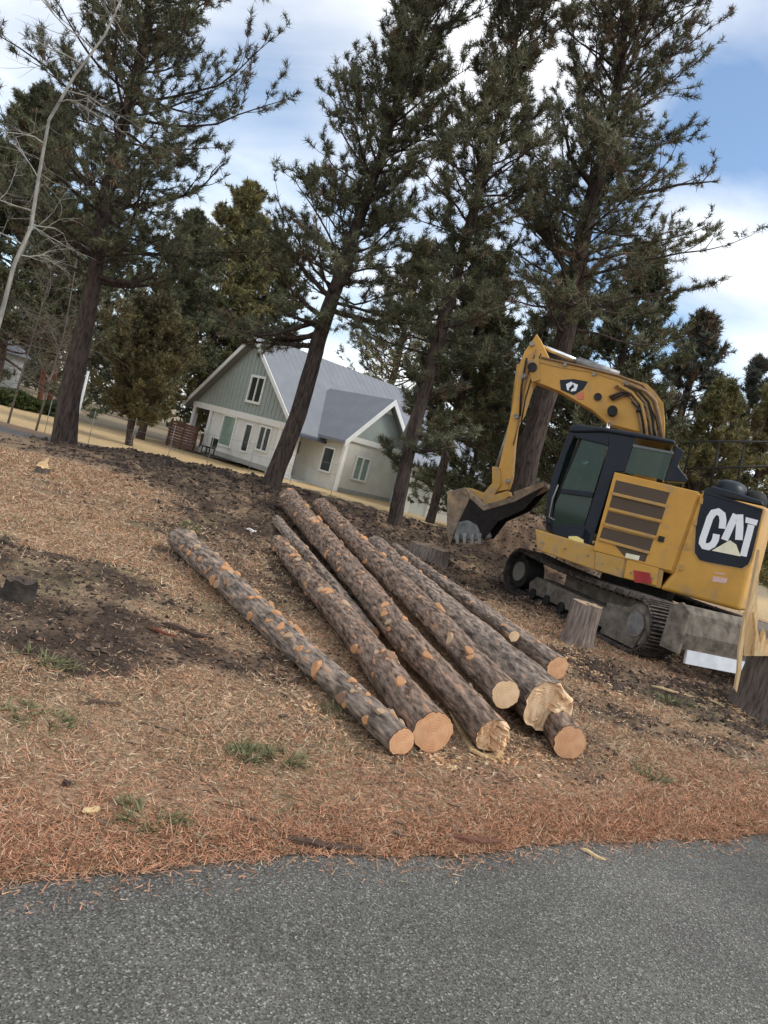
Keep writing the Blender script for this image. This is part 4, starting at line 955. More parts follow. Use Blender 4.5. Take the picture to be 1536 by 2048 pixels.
slab('side_panel', [(1254, 1119), (1318, 1136), (1313, 1172), (1247, 1156)], 1.216, 1.235, YEL, bevel=.01)
slab('red_reflector', [(1267, 1140), (1300, 1146), (1304, 1167), (1269, 1165)], 1.236, 1.246, DECR)
# counterweight with rounded rear
cw = [(1402, 985), (1531, 1013), (1502, 1130), (1478, 1222), (1320, 1179), (1347, 1146)]
pts = T(cw, SIDE)
def counterweight():
    mb = MB(U); n = len(pts); lays = [(-SIDE, 1.0), (SIDE, 1.0)]
    L_ = 14; V = []
    fr_, bk = max(p[0] for p in pts), min(p[0] for p in pts)
    for i in range(L_ + 1):
        l = -SIDE + 2 * SIDE * i / L_; bulge = .30 * (1 - (l / SIDE) ** 2)
        for (f_, z_) in pts:
            w = 1.0 if f_ < (fr_ + bk) / 2 - .1 else 0.0
            V.append((f_ - bulge * w, l, z_))
    Fc = [tuple(range(n - 1, -1, -1)), tuple(range(L_ * n, L_ * n + n))]
    for i in range(L_):
        for k in range(n): Fc.append((i * n + k, i * n + (k + 1) % n, (i + 1) * n + (k + 1) % n, (i + 1) * n + k))
    mb.add(V, Fc); o = mb.build('counterweight', YEL, ex)
    bv = o.modifiers.new('b', 'BEVEL'); bv.width = .05; bv.segments = 4; bv.limit_method = 'ANGLE'; bv.angle_limit = R(40); return o
for q in ((1404, 1002), (1392, 1045), (1378, 1092), (1364, 1135)): slab('hinge', [(q[0] - 4, q[1] - 6), (q[0] + 3, q[1] - 5), (q[0] + 1, q[1] + 6), (q[0] - 6, q[1] + 5)], SIDE - .02, SIDE + .022, YEL2)
for q in ((1085, 1085), (1130, 1097), (1176, 1111), (1205, 1128), (1236, 1138), (1262, 1146), (1305, 1157)): pin(q[0], q[1], .014, 1.2, 1.245, STEEL, ex, 'bolt')
cwt = counterweight()
Z3 = lambda a, b: (1180 + a / 4.315, 920 + b / 4.315)
S2 = SIDE + .004
slab('panel_rim', [Z3(975, 262), Z3(1502, 425), Z3(1410, 850), Z3(1375, 920), Z3(1320, 955), Z3(1000, 895), Z3(925, 870), Z3(878, 800), Z3(885, 640)], SIDE - .002, S2, YEL2, cwt)
pn = slab('logo_panel', [Z3(988, 268), Z3(1490, 430), Z3(1395, 830), Z3(1365, 900), Z3(1310, 935), Z3(1010, 880), Z3(945, 862), Z3(905, 800), Z3(915, 560)], S2, S2 + .006, NAVY, cwt)
slab('panel_top', [Z3(985, 262), Z3(1490, 424), Z3(1488, 440), Z3(985, 285)], S2 + .006, S2 + .02, NAVY, pn)
def stroke(mb, pts_, w, l0, l1):
    P = np.array(T([Z3(*p) for p in pts_], l1)); 
    L_, R_ = [], []
    for i in range(len(P)):
        a = P[max(i - 1, 0)]; b = P[min(i + 1, len(P) - 1)]; d = (b - a) / (np.linalg.norm(b - a) + 1e-9); nrm = np.array([-d[1], d[0]])
        k = 1.0
        if 0 < i < len(P) - 1:
            d1 = P[i] - P[i - 1]; d1 /= np.linalg.norm(d1); k = 1 / max(.6, abs(nrm @ np.array([-d1[1], d1[0]])))
        L_.append(P[i] + nrm * w / 2 * k); R_.append(P[i] - nrm * w / 2 * k)
    for i in range(len(P) - 1): mb.prism([tuple(L_[i]), tuple(L_[i + 1]), tuple(R_[i + 1]), tuple(R_[i])], l0, l1)
la, lb = S2 + .006, S2 + .012; px_m = 9.9 / F / 4.315
mb = MB(U); stroke(mb, [(1140, 592), (1148, 520), (1140, 470), (1105, 445), (1065, 455), (1035, 500), (1005, 590), (975, 675), (968, 715), (985, 742), (1020, 750), (1060, 728), (1082, 690), (1092, 640)], 56 * px_m, la, lb)
mb.build('letter_mark', DECW, pn)
mb = MB(U); stroke(mb, [(1262, 470), (1225, 545), (1190, 625), (1160, 690)], 58 * px_m, la, lb); stroke(mb, [(1290, 470), (1292, 580), (1285, 690)], 60 * px_m, la, lb)
mb.prism(T([Z3(*p) for p in ((1235, 470), (1318, 484), (1314, 520), (1225, 510))], lb), la, lb + .0006); mb.build('letter_mark', DECW, pn)
mb = MB(U); mb.prism(T([Z3(*p) for p in ((1345, 492), (1452, 520), (1436, 566), (1340, 540))], lb), la, lb); stroke(mb, [(1392, 560), (1372, 640), (1345, 740), (1322, 830)], 54 * px_m, la, lb); mb.build('letter_mark', DECW, pn)
mb = MB(U); mb.prism(T([Z3(*p) for p in ((1050, 782), (1208, 692), (1262, 730), (1300, 832))], lb), la, lb + .002); mb.build('triangle_mark', DECC, pn)
slab('small_decal', [(1426, 1152), (1455, 1157), (1452, 1167), (1424, 1163)], SIDE + .002, SIDE + .006, DECP, cwt)
slab('small_decal', [(1430, 1144), (1450, 1147), (1449, 1150), (1429, 1147)], SIDE + .002, SIDE + .006, DECP, cwt)
# dark tail covers, exhaust and grab rails
def dome(name, px, py, rx, ry, rz, l, m):
    f_, _, z_ = U.trace(px, py, 1, l); v = []; n = 18; mm = 9
    for i in range(mm + 1):
        t = math.pi / 2 * i / mm
        for k in range(n): a = 2 * math.pi * k / n; v.append((f_ + rx * math.cos(a) * math.cos(t) ** .6, l + ry * math.sin(a) * math.cos(t) ** .6, z_ + rz * math.sin(t) ** .8))
    mb = MB(U); mb.add(v, [(i * n + k, i * n + (k + 1) % n, (i + 1) * n + (k + 1) % n, (i + 1) * n + k) for i in range(mm) for k in range(n)] + [tuple(range(n - 1, -1, -1))], True)
    return mb.build(name, m, ex)
dome('exhaust_cover', 1455, 998, .24, .30, .26, .75, NAVY); dome('air_cleaner_cap', 1505, 1010, .17, .25, .20, .70, BLACK)
slab('tail_cover', [(1404, 984), (1530, 1012), (1524, 1002), (1470, 984), (1425, 972)], -.9, 1.1, NAVY, at=1.1, bevel=.02)
def rail(name, segs, l, r=.02, m=BLACK):
    mb = MB(U)
    for sg in segs: mb.tube([U.trace(a, b, 1, l) for a, b in sg], r, 6)
    return mb.build(name, m, ex)
rail('grab_rail', [[(1358, 985), (1384, 882), (1540, 884)], [(1418, 985), (1440, 883)], [(1468, 995), (1490, 884)], [(1368, 938), (1540, 932)]], -1.0)
# --- cab
CABL, CABI = 1.19, .28
CT_ = lambda p: T(p, CABL)
def cabslab(name, p, m, par=None, l0=CABL - .05, l1=CABL, bevel=.012): return slab(name, p, l0, l1, m, par or cab, bevel, at=CABL)
ZA = lambda a, b: (850 + a / 2.239, 640 + b / 2.239)
Z2 = lambda a, b: (1060 + a / 4.8, 840 + b / 4.8)
cab = slab('cab', [Z2(395, 60), Z2(450, 38), Z2(760, 78), Z2(1060, 128), Z2(1390, 195), Z2(1400, 240), Z2(1000, 170), Z2(700, 118), Z2(400, 120), Z2(370, 110)], CABI - .04, CABL + .03, NAVY, bevel=.03, at=CABL)
cabslab('door_pillar', [Z2(745, 112), Z2(1010, 165), Z2(905, 500), Z2(810, 500), Z2(590, 1192), Z2(470, 1190), Z2(690, 480), Z2(752, 250)], NAVY)
cabslab('front_pillar', [Z2(370, 110), Z2(440, 118), Z2(345, 330), Z2(245, 650), Z2(205, 1000), Z2(150, 990), Z2(160, 750), Z2(220, 520)], NAVY)
cabslab('front_pillar', [Z2(470, 175), Z2(500, 180), Z2(400, 420), Z2(290, 720), Z2(240, 980), Z2(222, 975), Z2(262, 700), Z2(370, 420)], BLACK, l0=CABL - .09, l1=CABL - .055)
cabslab('door_sill', [Z2(205, 1000), Z2(520, 1010), Z2(590, 1100), Z2(575, 1200), Z2(215, 1100)], NAVY)
cabslab('door_top_rail', [Z2(400, 120), Z2(752, 120), Z2(752, 255), Z2(700, 235), Z2(560, 200), Z2(440, 172)], NAVY)
cabslab('door_middle_rail', [Z2(300, 655), Z2(610, 695), Z2(600, 745), Z2(290, 705)], NAVY)
cabslab('rear_pillar', [Z2(1300, 560), Z2(1385, 330), Z2(1395, 235), Z2(1480, 300), Z2(1420, 440), Z2(1520, 570), Z2(1500, 600), Z2(1290, 580)], NAVY, l0=.9, l1=1.17)
cabslab('window_frame', [Z2(985, 230), Z2(1380, 305), Z2(1385, 330), Z2(1365, 330), Z2(985, 262)], mat('seal_grey', (.12, .14, .14), .6), l0=CABL - .04, l1=CABL - .004)
gp = cabslab('door_glass', [Z2(500, 180), Z2(750, 250), Z2(610, 700), Z2(300, 660), Z2(400, 420)], CABGLASS, l0=CABL - .03, l1=CABL - .025, bevel=0)
cabslab('lower_door_glass', [Z2(290, 705), Z2(600, 745), Z2(520, 1010), Z2(205, 1000), Z2(245, 800)], CABGLASS, l0=CABL - .03, l1=CABL - .025, bevel=0)
cabslab('quarter_glass', [Z2(985, 262), Z2(1365, 330), Z2(1290, 578), Z2(910, 500)], CABGLASS, l0=CABL - .03, l1=CABL - .025, bevel=0)
far = [[Z2(370, 110), Z2(430, 118), Z2(245, 650), Z2(205, 1000), Z2(150, 990), Z2(220, 520)], [Z2(800, 130), Z2(900, 150), Z2(640, 1100), Z2(560, 1090)], [Z2(1330, 230), Z2(1395, 240), Z2(1300, 580), Z2(1240, 560)],
       [Z2(205, 800), Z2(1290, 560), Z2(1200, 1100), Z2(160, 1000)]]
slab('far_cab_side', far[0], CABI, CABI + .05, NAVY, cab, at=CABL, more=far[1:])
slab('cab_floor', [Z2(150, 990), Z2(590, 1100), Z2(560, 1190), Z2(150, 1060)], CABI, CABL - .05, BLACK, cab, at=CABL)
slab('seat', [Z2(430, 760), Z2(600, 790), Z2(700, 560), Z2(770, 380), Z2(700, 360), Z2(590, 650), Z2(440, 690)], .52, .98, mat('seat_cloth', (.05, .045, .04), .9), cab, at=CABL, bevel=.03)
slab('steering_console', [Z2(300, 700), Z2(350, 705), Z2(300, 990), Z2(240, 985)], .6, .9, BLACK, cab, at=CABL)
slab('front_glass', [Z2(395, 122), Z2(400, 122), Z2(215, 650), Z2(180, 990), Z2(172, 990), Z2(208, 650)], CABI + .06, CABL - .1, CABGLASS, cab, at=CABL)
slab('step_decal', [Z2(370, 1115), Z2(450, 1115), Z2(515, 1150), Z2(515, 1190), Z2(370, 1160)], CABL + .002, CABL + .01, mat('yellow_decal', (.68, .58, .22), .5), cab)
rail('handrail', [[Z2(235, 960), Z2(180, 930), Z2(215, 760), Z2(270, 620)]], CABL + .05, .012, STEEL)
# --- boom, stick and bucket in the machine's middle plane
BL = -.12
ZB = lambda a, b: (1030 + a / 4.8, 660 + b / 4.8)
bpoly = [ZB(195, 235), ZB(330, 270), ZB(600, 350), ZB(800, 400), ZB(1050, 460), ZB(1270, 520), ZB(1350, 600), ZB(1425, 700), ZB(1440, 880), ZB(1440, 1060), (1332, 960), (1262, 990), ZB(1195, 980), ZB(890, 900), ZB(740, 770), ZB(430, 590), ZB(200, 500), ZB(150, 400)]
boom = slab('boom', bpoly, BL - .16, BL + .16, YEL, at=BL + .16, bevel=.015)
flange = [ZB(195, 300), ZB(430, 360), ZB(730, 405), ZB(1000, 490), ZB(1200, 600), ZB(1260, 760), ZB(1300, 960), ZB(1340, 1050), ZB(1440, 1060), ZB(1425, 700), ZB(1350, 600), ZB(1270, 520), ZB(1050, 450), ZB(800, 392), ZB(195, 232)]
slab('boom_flange', flange, BL - .19, BL + .175, YEL2, boom, at=BL + .175)
slab('boom_badge', [ZB(430, 480), ZB(560, 470), ZB(700, 495), ZB(655, 570), ZB(590, 610), ZB(560, 625), ZB(440, 575)], BL + .16, BL + .166, NAVY, boom, at=BL + .166)
slab('badge_mark', [ZB(490, 520), ZB(540, 495), ZB(560, 515), ZB(515, 560), ZB(520, 580), ZB(500, 575)], BL + .166, BL + .171, DECW, boom, at=BL + .171, more=[[ZB(555, 505), ZB(605, 525), ZB(585, 585), ZB(535, 590), ZB(540, 570), ZB(570, 550)]])
slab('badge_mark', [ZB(590, 615), ZB(660, 590), ZB(660, 665), ZB(600, 662)], BL + .161, BL + .17, mat('decal_coral', (.55, .16, .10), .5), boom, at=BL + .17)
pin(*ZB(795, 640), .06, BL - .2, BL + .19, BLACK, boom); pin(*ZB(935, 770), .075, BL - .34, BL + .36, BLACK, boom); pin(*ZB(165, 355), .075, BL - .24, BL + .24, BLACK, boom)
def cyl(name, pts_, l, r, m, par=boom, n=12): 
    mb = MB(U); mb.tube([U.trace(a, b, 1, l) for a, b in pts_], r, n); return mb.build(name, m, par)
for sgn in (.27, -.27):
    c = cyl('lift_cylinder', [ZB(900, 890), ZB(850, 1150)], BL + sgn, .035, CHROME); cyl('cylinder_barrel', [(1214, 880), (1200, 1000)], BL + sgn, .06, YEL2, c)
sc_ = cyl('stick_cylinder', [ZB(600, 300), ZB(990, 440)], BL, .075, STEEL); cyl('cylinder_rod', [ZB(255, 150), ZB(600, 300)], BL, .04, CHROME, sc_)
# hoses looped over the boom knee
for k in range(5):
    o_ = k * 9
    cyl('hydraulic_hose', [ZB(900 + o_, 640 + o_), ZB(1010 + o_, 590 + o_), ZB(1110 + o_, 600 + o_ * 1.2), ZB(1180 + o_, 700 + o_), ZB(1260 + o_, 840 + o_), ZB(1330 + o_, 960)], BL + .2 + .012 * (k % 2), .016, BLACK if k % 2 else mat('tan_hose', (.20, .12, .06), .6), boom, 6)
TANH = MATS['tan_hose']
for k in range(4):                                    # steel lines along the boom's back
    o_ = k * 11
    cyl('hydraulic_line', [ZB(250, 262 + o_ * .3), ZB(620, 345 + o_ * .5), ZB(1000, 440 + o_), ZB(1230, 530 + o_), ZB(1330 - o_, 650 + o_), ZB(1390 - o_, 860), ZB(1400 - o_, 1060)], BL + .19 - .09 * k, .017, TANH if k % 2 == 0 else BLACK, boom, 6)
for k in range(4):
    cyl('hydraulic_hose', [ZB(1120 + 30 * k, 690 - 15 * k), ZB(1200 + 32 * k, 760 - 10 * k), ZB(1250 + 34 * k, 860), ZB(1300 + 30 * k, 1000), (1310 + 5 * k, 900)], BL + .22, .014, (BLACK, TANH, STEEL, BLACK)[k], boom, 6)
HB = (mat('dusty_hose', (.22, .14, .075), .8, col2=(.34, .23, .13), scale=20), BLACK, YEL2, TANH)
for k in range(9):
    a_ = 22 * k
    cyl('hydraulic_hose', [ZB(960 + a_ * .8, 540 - a_ * .12), ZB(1080 + a_, 590 - a_ * .1 + (k % 3) * 8), ZB(1170 + a_, 720 - a_ * .25), ZB(1205 + a_ * 1.05, 880 - a_ * .2), ZB(1225 + a_ * 1.1, 1060)], BL + .2 + .02 * (k % 3), .024 if k % 2 == 0 else .015, HB[k % 4], boom, 7)
for (bx_, by_) in ((480, 330), (760, 420), (1060, 500), (1250, 600)): pin(*ZB(bx_, by_), .028, BL + .15, BL + .215, STEEL, boom, 'hose_clamp')
cyl('work_light', [ZB(1170, 760), ZB(1230, 775)], BL + .2, .05, BLACK)
spoly = [ZA(478, 95), ZA(500, 60), ZA(522, 95), ZA(560, 175), ZA(520, 240), ZA(478, 300), ZA(440, 420), ZA(412, 470), ZA(400, 560), ZA(390, 700), ZA(372, 760), ZA(318, 770), ZA(330, 660), ZA(358, 540), ZA(388, 400), ZA(425, 190), ZA(445, 140)]
stick = slab('stick', spoly, BL - .13, BL + .13, YEL, at=BL + .13, bevel=.015)
cyl('bucket_cylinder', [ZA(428, 200), ZA(400, 400)], BL + .0, .06, YEL2, stick); cyl('bucket_cylinder', [ZA(455, 170), ZA(432, 300), ZA(425, 430)], BL + .17, .018, BLACK, stick, 6)
cyl('cylinder_rod', [ZA(392, 440), ZA(312, 690)], BL - .02, .035, STEEL, stick)
cyl('hydraulic_hose', [ZA(500, 130), ZA(462, 230), ZA(440, 330), ZA(418, 470), ZA(396, 560)], BL + .15, .014, TANH, stick, 6)
cyl('hydraulic_hose', [ZA(520, 150), ZA(480, 250), ZA(450, 350), ZA(428, 480)], BL + .17, .012, BLACK, stick, 6)
for q in ((478, 105), (440, 250), (408, 430), (370, 720)): pin(*ZA(*q), .038, BL - .18, BL + .185, STEEL, stick)
lk = slab('bucket_linkage', [ZA(300, 655), ZA(335, 660), ZA(340, 735), ZA(300, 800), ZA(240, 815), ZA(180, 770), ZA(195, 750), ZA(262, 775), ZA(300, 730)], BL - .17, BL + .17, YEL2, at=BL + .17, bevel=.01)
slab('quick_coupler', [ZA(255, 800), ZA(370, 765), ZA(380, 790), ZA(300, 830), ZA(262, 832)], BL - .2, BL + .2, YEL2, lk, at=BL + .2, bevel=.01)
# bucket: profile in the same plane, turned so its mouth faces the machine
BW = .52
shell_o = [ZA(118, 770), ZA(175, 752), ZA(300, 790), ZA(400, 705), ZA(535, 722)]
bpr = [ZA(112, 765), ZA(180, 750), ZA(255, 830), ZA(380, 800), ZA(530, 735), ZA(532, 760), ZA(440, 855), ZA(320, 900), ZA(245, 1000), ZA(110, 1005), ZA(100, 880)]
bk_shade = mat('bucket_shade', (.010, .009, .008), .9, col2=(.022, .018, .016), scale=8, bump=.4)  # near-black side plates: shade of the bucket's hollow put into their colour
BKS = mat('bucket_shell', (.13, .095, .065), .85, col2=(.27, .21, .15), scale=9, bump=.8, extra=((.36, .25, .14), 6, .5, .7))
bucket = slab('bucket', [ZA(100, 770), ZA(180, 748), ZA(200, 800), ZA(150, 905), ZA(112, 1005), ZA(96, 960)], BL - BW, BL + BW, BKS, at=BL + BW, bevel=.012,
              more=[[ZA(180, 748), ZA(262, 826), ZA(400, 790), ZA(395, 770), ZA(535, 722), ZA(535, 745), ZA(400, 815), ZA(262, 855), ZA(200, 800)]])
slab('side_plate', [ZA(190, 795), ZA(262, 850), ZA(400, 812), ZA(532, 746), ZA(440, 850), ZA(325, 902), ZA(262, 985), ZA(235, 925), ZA(150, 905)], BL + BW - .05, BL + BW - .012, bk_shade, bucket, at=BL + BW)
slab('side_plate', [ZA(190, 795), ZA(262, 850), ZA(400, 812), ZA(532, 746), ZA(440, 850), ZA(325, 902), ZA(262, 985), ZA(120, 985), ZA(150, 905)], BL - BW + .01, BL - BW + .05, bk_shade, bucket, at=BL + BW)
slab('bucket_lip', [ZA(148, 905), ZA(190, 895), ZA(235, 920), ZA(256, 975), ZA(240, 990), ZA(122, 985)], BL - BW + .06, BL + BW + .02, mat('lip_steel', (.10, .105, .10), .5, col2=(.2, .2, .195), scale=7, metal=.3), bucket, at=BL + BW + .02, bevel=.03)
for k in range(4):
    a = 132 + k * 33; slab('tooth', [ZA(a, 955), ZA(a + 22, 955), ZA(a + 18, 1004), ZA(a + 6, 1004)], BL + BW - .06, BL + BW + .05, STEEL, bucket, at=BL + BW + .05, bevel=.006)
# links to keep the joints closed
slab('stick_pivot_plate', [ZB(120, 290), ZB(230, 270), ZB(240, 480), ZB(160, 500)], BL - .2, BL + .2, YEL2, stick, at=BL + .2, bevel=.01)

# ------------------------------------------------------------------ STUMPS
STUMPB = mat('stump_bark', (.13, .10, .082), .95, col2=(.34, .27, .225), scale=12, stretch=(3, 3, .35), bump=1.6)
STUMPD = mat('dark_stump_bark', (.07, .053, .043), .95, col2=(.20, .155, .13), scale=12, stretch=(3, 3, .3), bump=1.8)
def stump(name, label, p, r, h, seed, bark, top=CUTPALE, flare=.25, tilt=0, tall=None):
    g = float(terrain(p[0], p[1])); root = empty(name, (p[0], p[1], g), label=label, cat='stump'); fr = Frame((p[0], p[1], g))
    n, m = 40, 22; V = []
    for i in range(m + 1):
        t = i / m; z = -.12 + (h + .12) * t
        for k in range(n):
            a = 2 * math.pi * k / n; c, s_ = math.cos(a), math.sin(a)
            rr = r * (1 + flare * math.exp(-(z + .05) / (.25 * h + .03)) * (1 + .5 * float(noise(c * 2 + seed, s_ * 2))) + .06 * float(noise(c * 5 + seed, s_ * 5, z * 2)) + .05 * float(noise(c * 13 + seed, s_ * 13, z * 3)))
            V.append((rr * c + tilt * z, rr * s_, z + (.015 * float(noise(c * 3, s_ * 3, seed)) if i == m else 0)))
    mb = MB(fr); mb.add(V, [(i * n + k, i * n + (k + 1) % n, (i + 1) * n + (k + 1) % n, (i + 1) * n + k) for i in range(m) for k in range(n)], True); mb.build('bark', bark, root)
    mb = MB(fr); tp = V[-n:]; v = [];
    for q in range(7):
        t = 1 - q / 6
        for (x, y, z) in tp: v.append((tilt * h + (x - tilt * h) * t, y * t, z + .004 + .012 * float(noise(x * 9 * t, y * 9 * t, seed)) * (q > 0)))
    mb.add(v, [(i * n + k, i * n + (k + 1) % n, (i + 1) * n + (k + 1) % n, (i + 1) * n + k) for i in range(6) for k in range(n)]); mb.build('cut_top', top, root)
    return root, fr
stump('stump', 'weathered grey upright stump standing in front of the excavator track', on_ground(1152, 1287), .185, .52, 1, STUMPB, top=mat('weathered_top', (.26, .19, .13), .9, col2=(.42, .31, .21), scale=18, bump=.8), tilt=.0)
sr, sf = stump('stump', 'big dark stump at the right edge with tall pale splinters standing on it', on_ground(1558, 1440), .46, .66, 2, STUMPD, flare=.18)
rs = random.Random(3)
def splinter(fr, x, y, z0, z1, w, d, seed, lean=0.0):
    r_ = random.Random(seed); m = 9; V = []
    for i in range(m + 1):
        t = i / m; z = z0 + (z1 - z0) * t; k = (1 - t) ** .7 + .03; ox = lean * t + r_.gauss(0, .008); 
        for (a, b) in ((-1, -1), (1, -1), (.8, 1), (-.9, 1)): V.append((x + ox + a * w * k * (1 + .3 * r_.random()), y + b * d * k, z))
    mb.add([tuple(q) for q in V], [(i * 4 + k, i * 4 + (k + 1) % 4, (i + 1) * 4 + (k + 1) % 4, (i + 1) * 4 + k) for i in range(m) for k in range(4)] + [(m * 4, m * 4 + 1, m * 4 + 2, m * 4 + 3)])
mb = MB(sf)
def spike(pts_, y0, y1):
    mb.prism([tuple(sf.trace(a, b, 1, y0)[[0, 2]]) for a, b in pts_], y0, y1)
spike([(1489, 1312), (1486, 1262), (1497, 1215), (1506, 1170), (1514, 1128), (1519, 1100), (1518, 1150), (1514, 1200), (1516, 1240), (1512, 1275), (1514, 1312)], -.20, -.14)
spike([(1508, 1312), (1512, 1270), (1508, 1225), (1514, 1250), (1520, 1285), (1530, 1312)], -.26, -.21)
spike([(1522, 1312), (1522, 1285), (1530, 1262), (1534, 1290), (1545, 1275), (1552, 1312)], -.22, -.15)
spike([(1470, 1378), (1476, 1340), (1478, 1300), (1486, 1255), (1490, 1225), (1489, 1270), (1485, 1310), (1482, 1345), (1474, 1385)], -.26, -.22)
spike([(1500, 1312), (1503, 1240), (1512, 1195), (1513, 1240), (1508, 1312)], -.05, -.0)
for k in range(10): splinter(sf, rs.uniform(-.38, .3), rs.uniform(-.25, .25), .60, rs.uniform(.7, 1.0), rs.uniform(.015, .04), rs.uniform(.01, .03), 10 + k, rs.uniform(-.02, .05))
mb.build('splinter', PALEWOOD, sr)
stump('stump', 'wide low stump half hidden behind the far ends of the logs', at_y(852, 1122, 12.6), .33, .30, 4, STUMPB, top=MATS['weathered_top'], tilt=.05)
stump('stump', 'small dark charred stump on the bare soil at the left edge', on_ground(36, 1196), .10, .13, 5, mat('charred_bark', (.025, .02, .018), .95, col2=(.06, .05, .04), scale=14, bump=1.2), top=mat('charred_top', (.06, .045, .035), .95, col2=(.10, .075, .06), scale=20, bump=1), flare=.4)
s5, f5 = stump('stump', 'tiny bright freshly split stump on the slope left of the soil ridge', on_ground(84, 948), .10, .10, 6, STUMPD, top=PALEWOOD)
mb = MB(f5); splinter(f5, .0, 0, .09, .26, .05, .04, 9, .03); splinter(f5, -.05, 0, .09, .17, .04, .04, 8, .0); mb.build('splinter', PALEWOOD, s5)
# torn strip hanging off the middle log, loose bark and chips
def ribbon(name, label, cat, pts_, w, m, th=.008, wr=.3, group=None):
    P = np.array(pts_, float); mb = MB(); r_ = random.Random(len(label))
    V = []
    for i, p in enumerate(P):
        d = P[min(i + 1, len(P) - 1)] - P[max(i - 1, 0)]; d /= np.linalg.norm(d); s_ = np.cross(d, [0, 0, 1]); s_ /= np.linalg.norm(s_); u = np.cross(s_, d)
        k = w * (1 - wr * abs(2 * i / (len(P) - 1) - 1) ** 2) * r_.uniform(.8, 1.15)
        for (a, b) in ((-1, -1), (1, -1), (1, 1), (-1, 1)): V.append(p + s_ * a * k + u * b * th)
    mm = len(P) - 1
    mb.add(V, [(i * 4 + k, i * 4 + (k + 1) % 4, (i + 1) * 4 + (k + 1) % 4, (i + 1) * 4 + k) for i in range(mm) for k in range(4)] + [(3, 2, 1, 0), (mm * 4, mm * 4 + 1, mm * 4 + 2, mm * 4 + 3)])
    o = mb.build(name, m); tag(o, label, cat, group); return o
ribbon('wood_strip', 'long pale torn strip of wood hanging from the long middle log to the grass', 'wood strip',
       [at_y(882, 1392, 5.25), at_y(900, 1415, 5.08), at_y(915, 1445, 4.92), at_y(928, 1472, 4.80), on_ground(945, 1500, .02), on_ground(968, 1512, .015), on_ground(1000, 1510, .015)], .022, PALEWOOD)
ribbon('wood_strip', 'narrow second torn strip beside the long pale one on the middle log', 'wood strip',
       [at_y(890, 1385, 5.22), at_y(908, 1405, 5.1), at_y(925, 1430, 5.0), at_y(940, 1455, 4.93), at_y(958, 1482, 4.85)], .012, PALEWOOD)
def chip(name, label, px, py, l, w, th, m, rz, cat='wood chip', group=None):
    p = on_ground(px, py, .0); p[2] = max(p[2], 0.004) + th * .6; fr = Frame(p, R(rz)); r_ = random.Random(px)
    mb = MB(fr); n = 7; V = []
    for i in range(n + 1):
        t = i / n * 2 - 1; k = (1 - abs(t) ** 3) * .8 + .2
        for (a, b) in ((-1, -1), (1, -1), (1, 1), (-1, 1)): V.append((t * l / 2, a * w / 2 * k * r_.uniform(.7, 1.1) + .2 * w * t * t, b * th / 2 * k + .3 * th * math.sin(i)))
    mb.add(V, [(i * 4 + k, i * 4 + (k + 1) % 4, (i + 1) * 4 + (k + 1) % 4, (i + 1) * 4 + k) for i in range(n) for k in range(4)] + [(3, 2, 1, 0), (n * 4, n * 4 + 1, n * 4 + 2, n * 4 + 3)])
    o = mb.build(name, m); tag(o, label, cat, group); return o
ROOTM = mat('dark_root', (.05, .032, .024), .95, col2=(.11, .07, .05), scale=12, bump=1)
chip('twig', 'short pale broken twig lying alone on the asphalt', 1180, 1732, .13, .018, .012, PALEWOOD, -28, 'twig')
chip('wood_chip', 'yellowish chip lying in the dead grass at the lower left', 184, 1625, .075, .045, .012, PALEWOOD, 60)
chip('wood_chip', 'small white chip on the bare ground beyond the far end of the leftmost log', 503, 1063, .17, .06, .03, DECW, 10)
chip('wood_chip', 'dark brown clod of bark in the straw just above the yellowish chip', 132, 1573, .035, .03, .02, ROOTM, 20)
chip('root', 'dark curved root piece lying in the grass left of the leftmost log', 372, 1268, .42, .05, .035, ROOTM, -8, 'root')
chip('root', 'reddish dark strip of root at the left end of the curved root piece', 325, 1268, .22, .03, .02, mat('red_root', (.16, .055, .03), .9), -6, 'root')
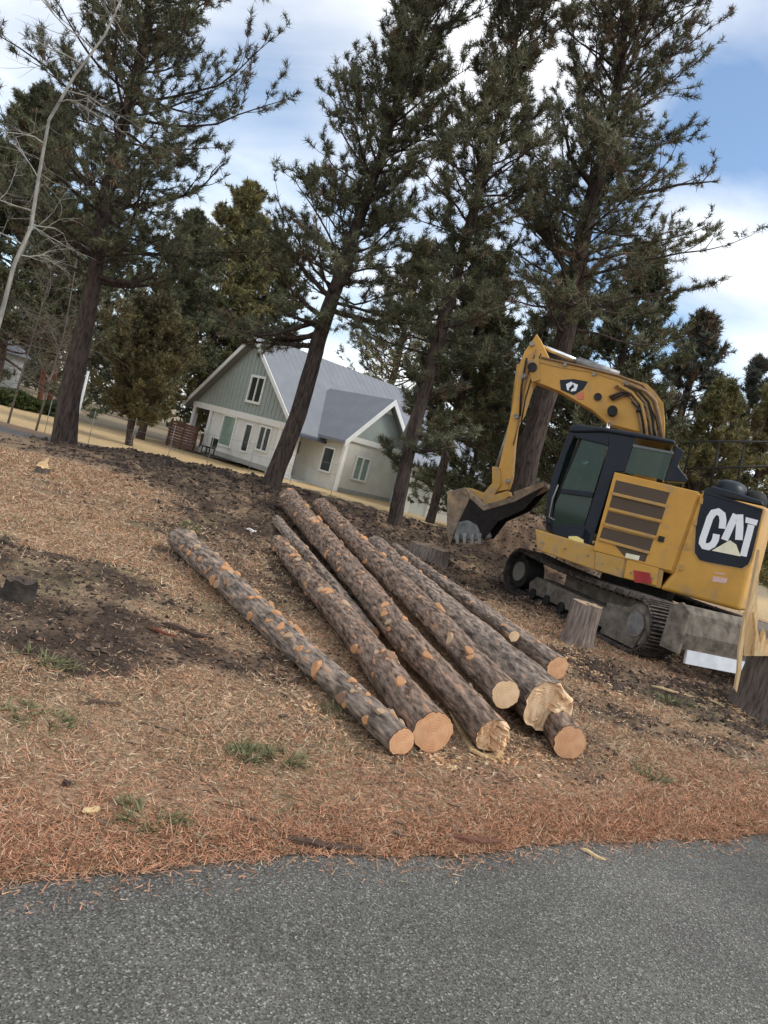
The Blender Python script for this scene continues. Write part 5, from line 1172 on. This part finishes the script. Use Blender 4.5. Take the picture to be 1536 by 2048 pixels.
chip('wood_sliver', 'long pale sliver of wood on the torn soil left of the splintered stump', 1345, 1385, .45, .03, .02, PALEWOOD, 0, 'wood sliver')
chip('wood_sliver', 'short pale sliver of wood at the foot of the splintered stump', 1440, 1410, .25, .025, .02, PALEWOOD, -25, 'wood sliver')
chip('bark_slab', 'dark rotten bark slab in the orange needles at the edge of the road', 640, 1697, .36, .05, .02, ROOTM, 14, 'bark')
chip('bark_slab', 'smaller dark bark slab in the needles right of the rotten one', 950, 1685, .30, .045, .02, mat('red_bark', (.13, .06, .04), .9), 20, 'bark')
# green sprigs left from the limbs
SPR = [(80, 1438, .30, 'green grass tuft at the lower left of the leftmost log'), (492, 1512, .20, 'bluish green pine sprig below the middle of the leftmost log'),
       (572, 1520, .20, 'thin green pine sprig just right of the bluish one'), (1335, 1405, .42, 'dark green pine sprig on the torn soil below the excavator track'),
       (690, 1432, .26, 'green sprig tucked under the near part of the leftmost log'), (95, 1325, .30, 'pale green grass tuft near the left edge above the other tuft'),
       (1305, 1557, .22, 'small green sprig in the orange straw at the lower right'), (300, 1640, .25, 'faint green tuft right of the yellowish chip'),
       (372, 1088, .30, 'green pine bough draped over the far end of the leftmost log')]
for i, (px, py, sz, lb_) in enumerate(SPR):
    p = on_ground(px, py, .0); n = 30; a = RNG.random(n) * 6.28; q = np.sqrt(RNG.random(n)) * sz * .55
    z0 = .26 if i == 8 else .0
    P = np.stack([p[0] + q * np.cos(a), p[1] + q * np.sin(a) * .7, terrain(p[0] + q * np.cos(a), p[1] + q * np.sin(a)) + .005 + z0 * (1 - (q / (sz * .55)) ** 2)], 1)
    w = RNG.random((n, 1)); C = np.array([.13, .14, .06]) * (1 - w) + np.array([.26, .25, .13]) * w
    if i in (1,): C = C * np.array([.75, .85, .8])
    V, T_, CC = needles(P, np.stack([np.cos(a), np.sin(a), np.full(n, .4)], 1), .07 + .01 * p[1] / 5, .0022 * (1 + .2 * p[1]), 7, C, spread=.7, up=.2)
    o = fast_mesh('green_sprig', V, T_, LEAF, tint=CC); tag(o, lb_, 'sprig', 'green sprigs and tufts on the dead grass')
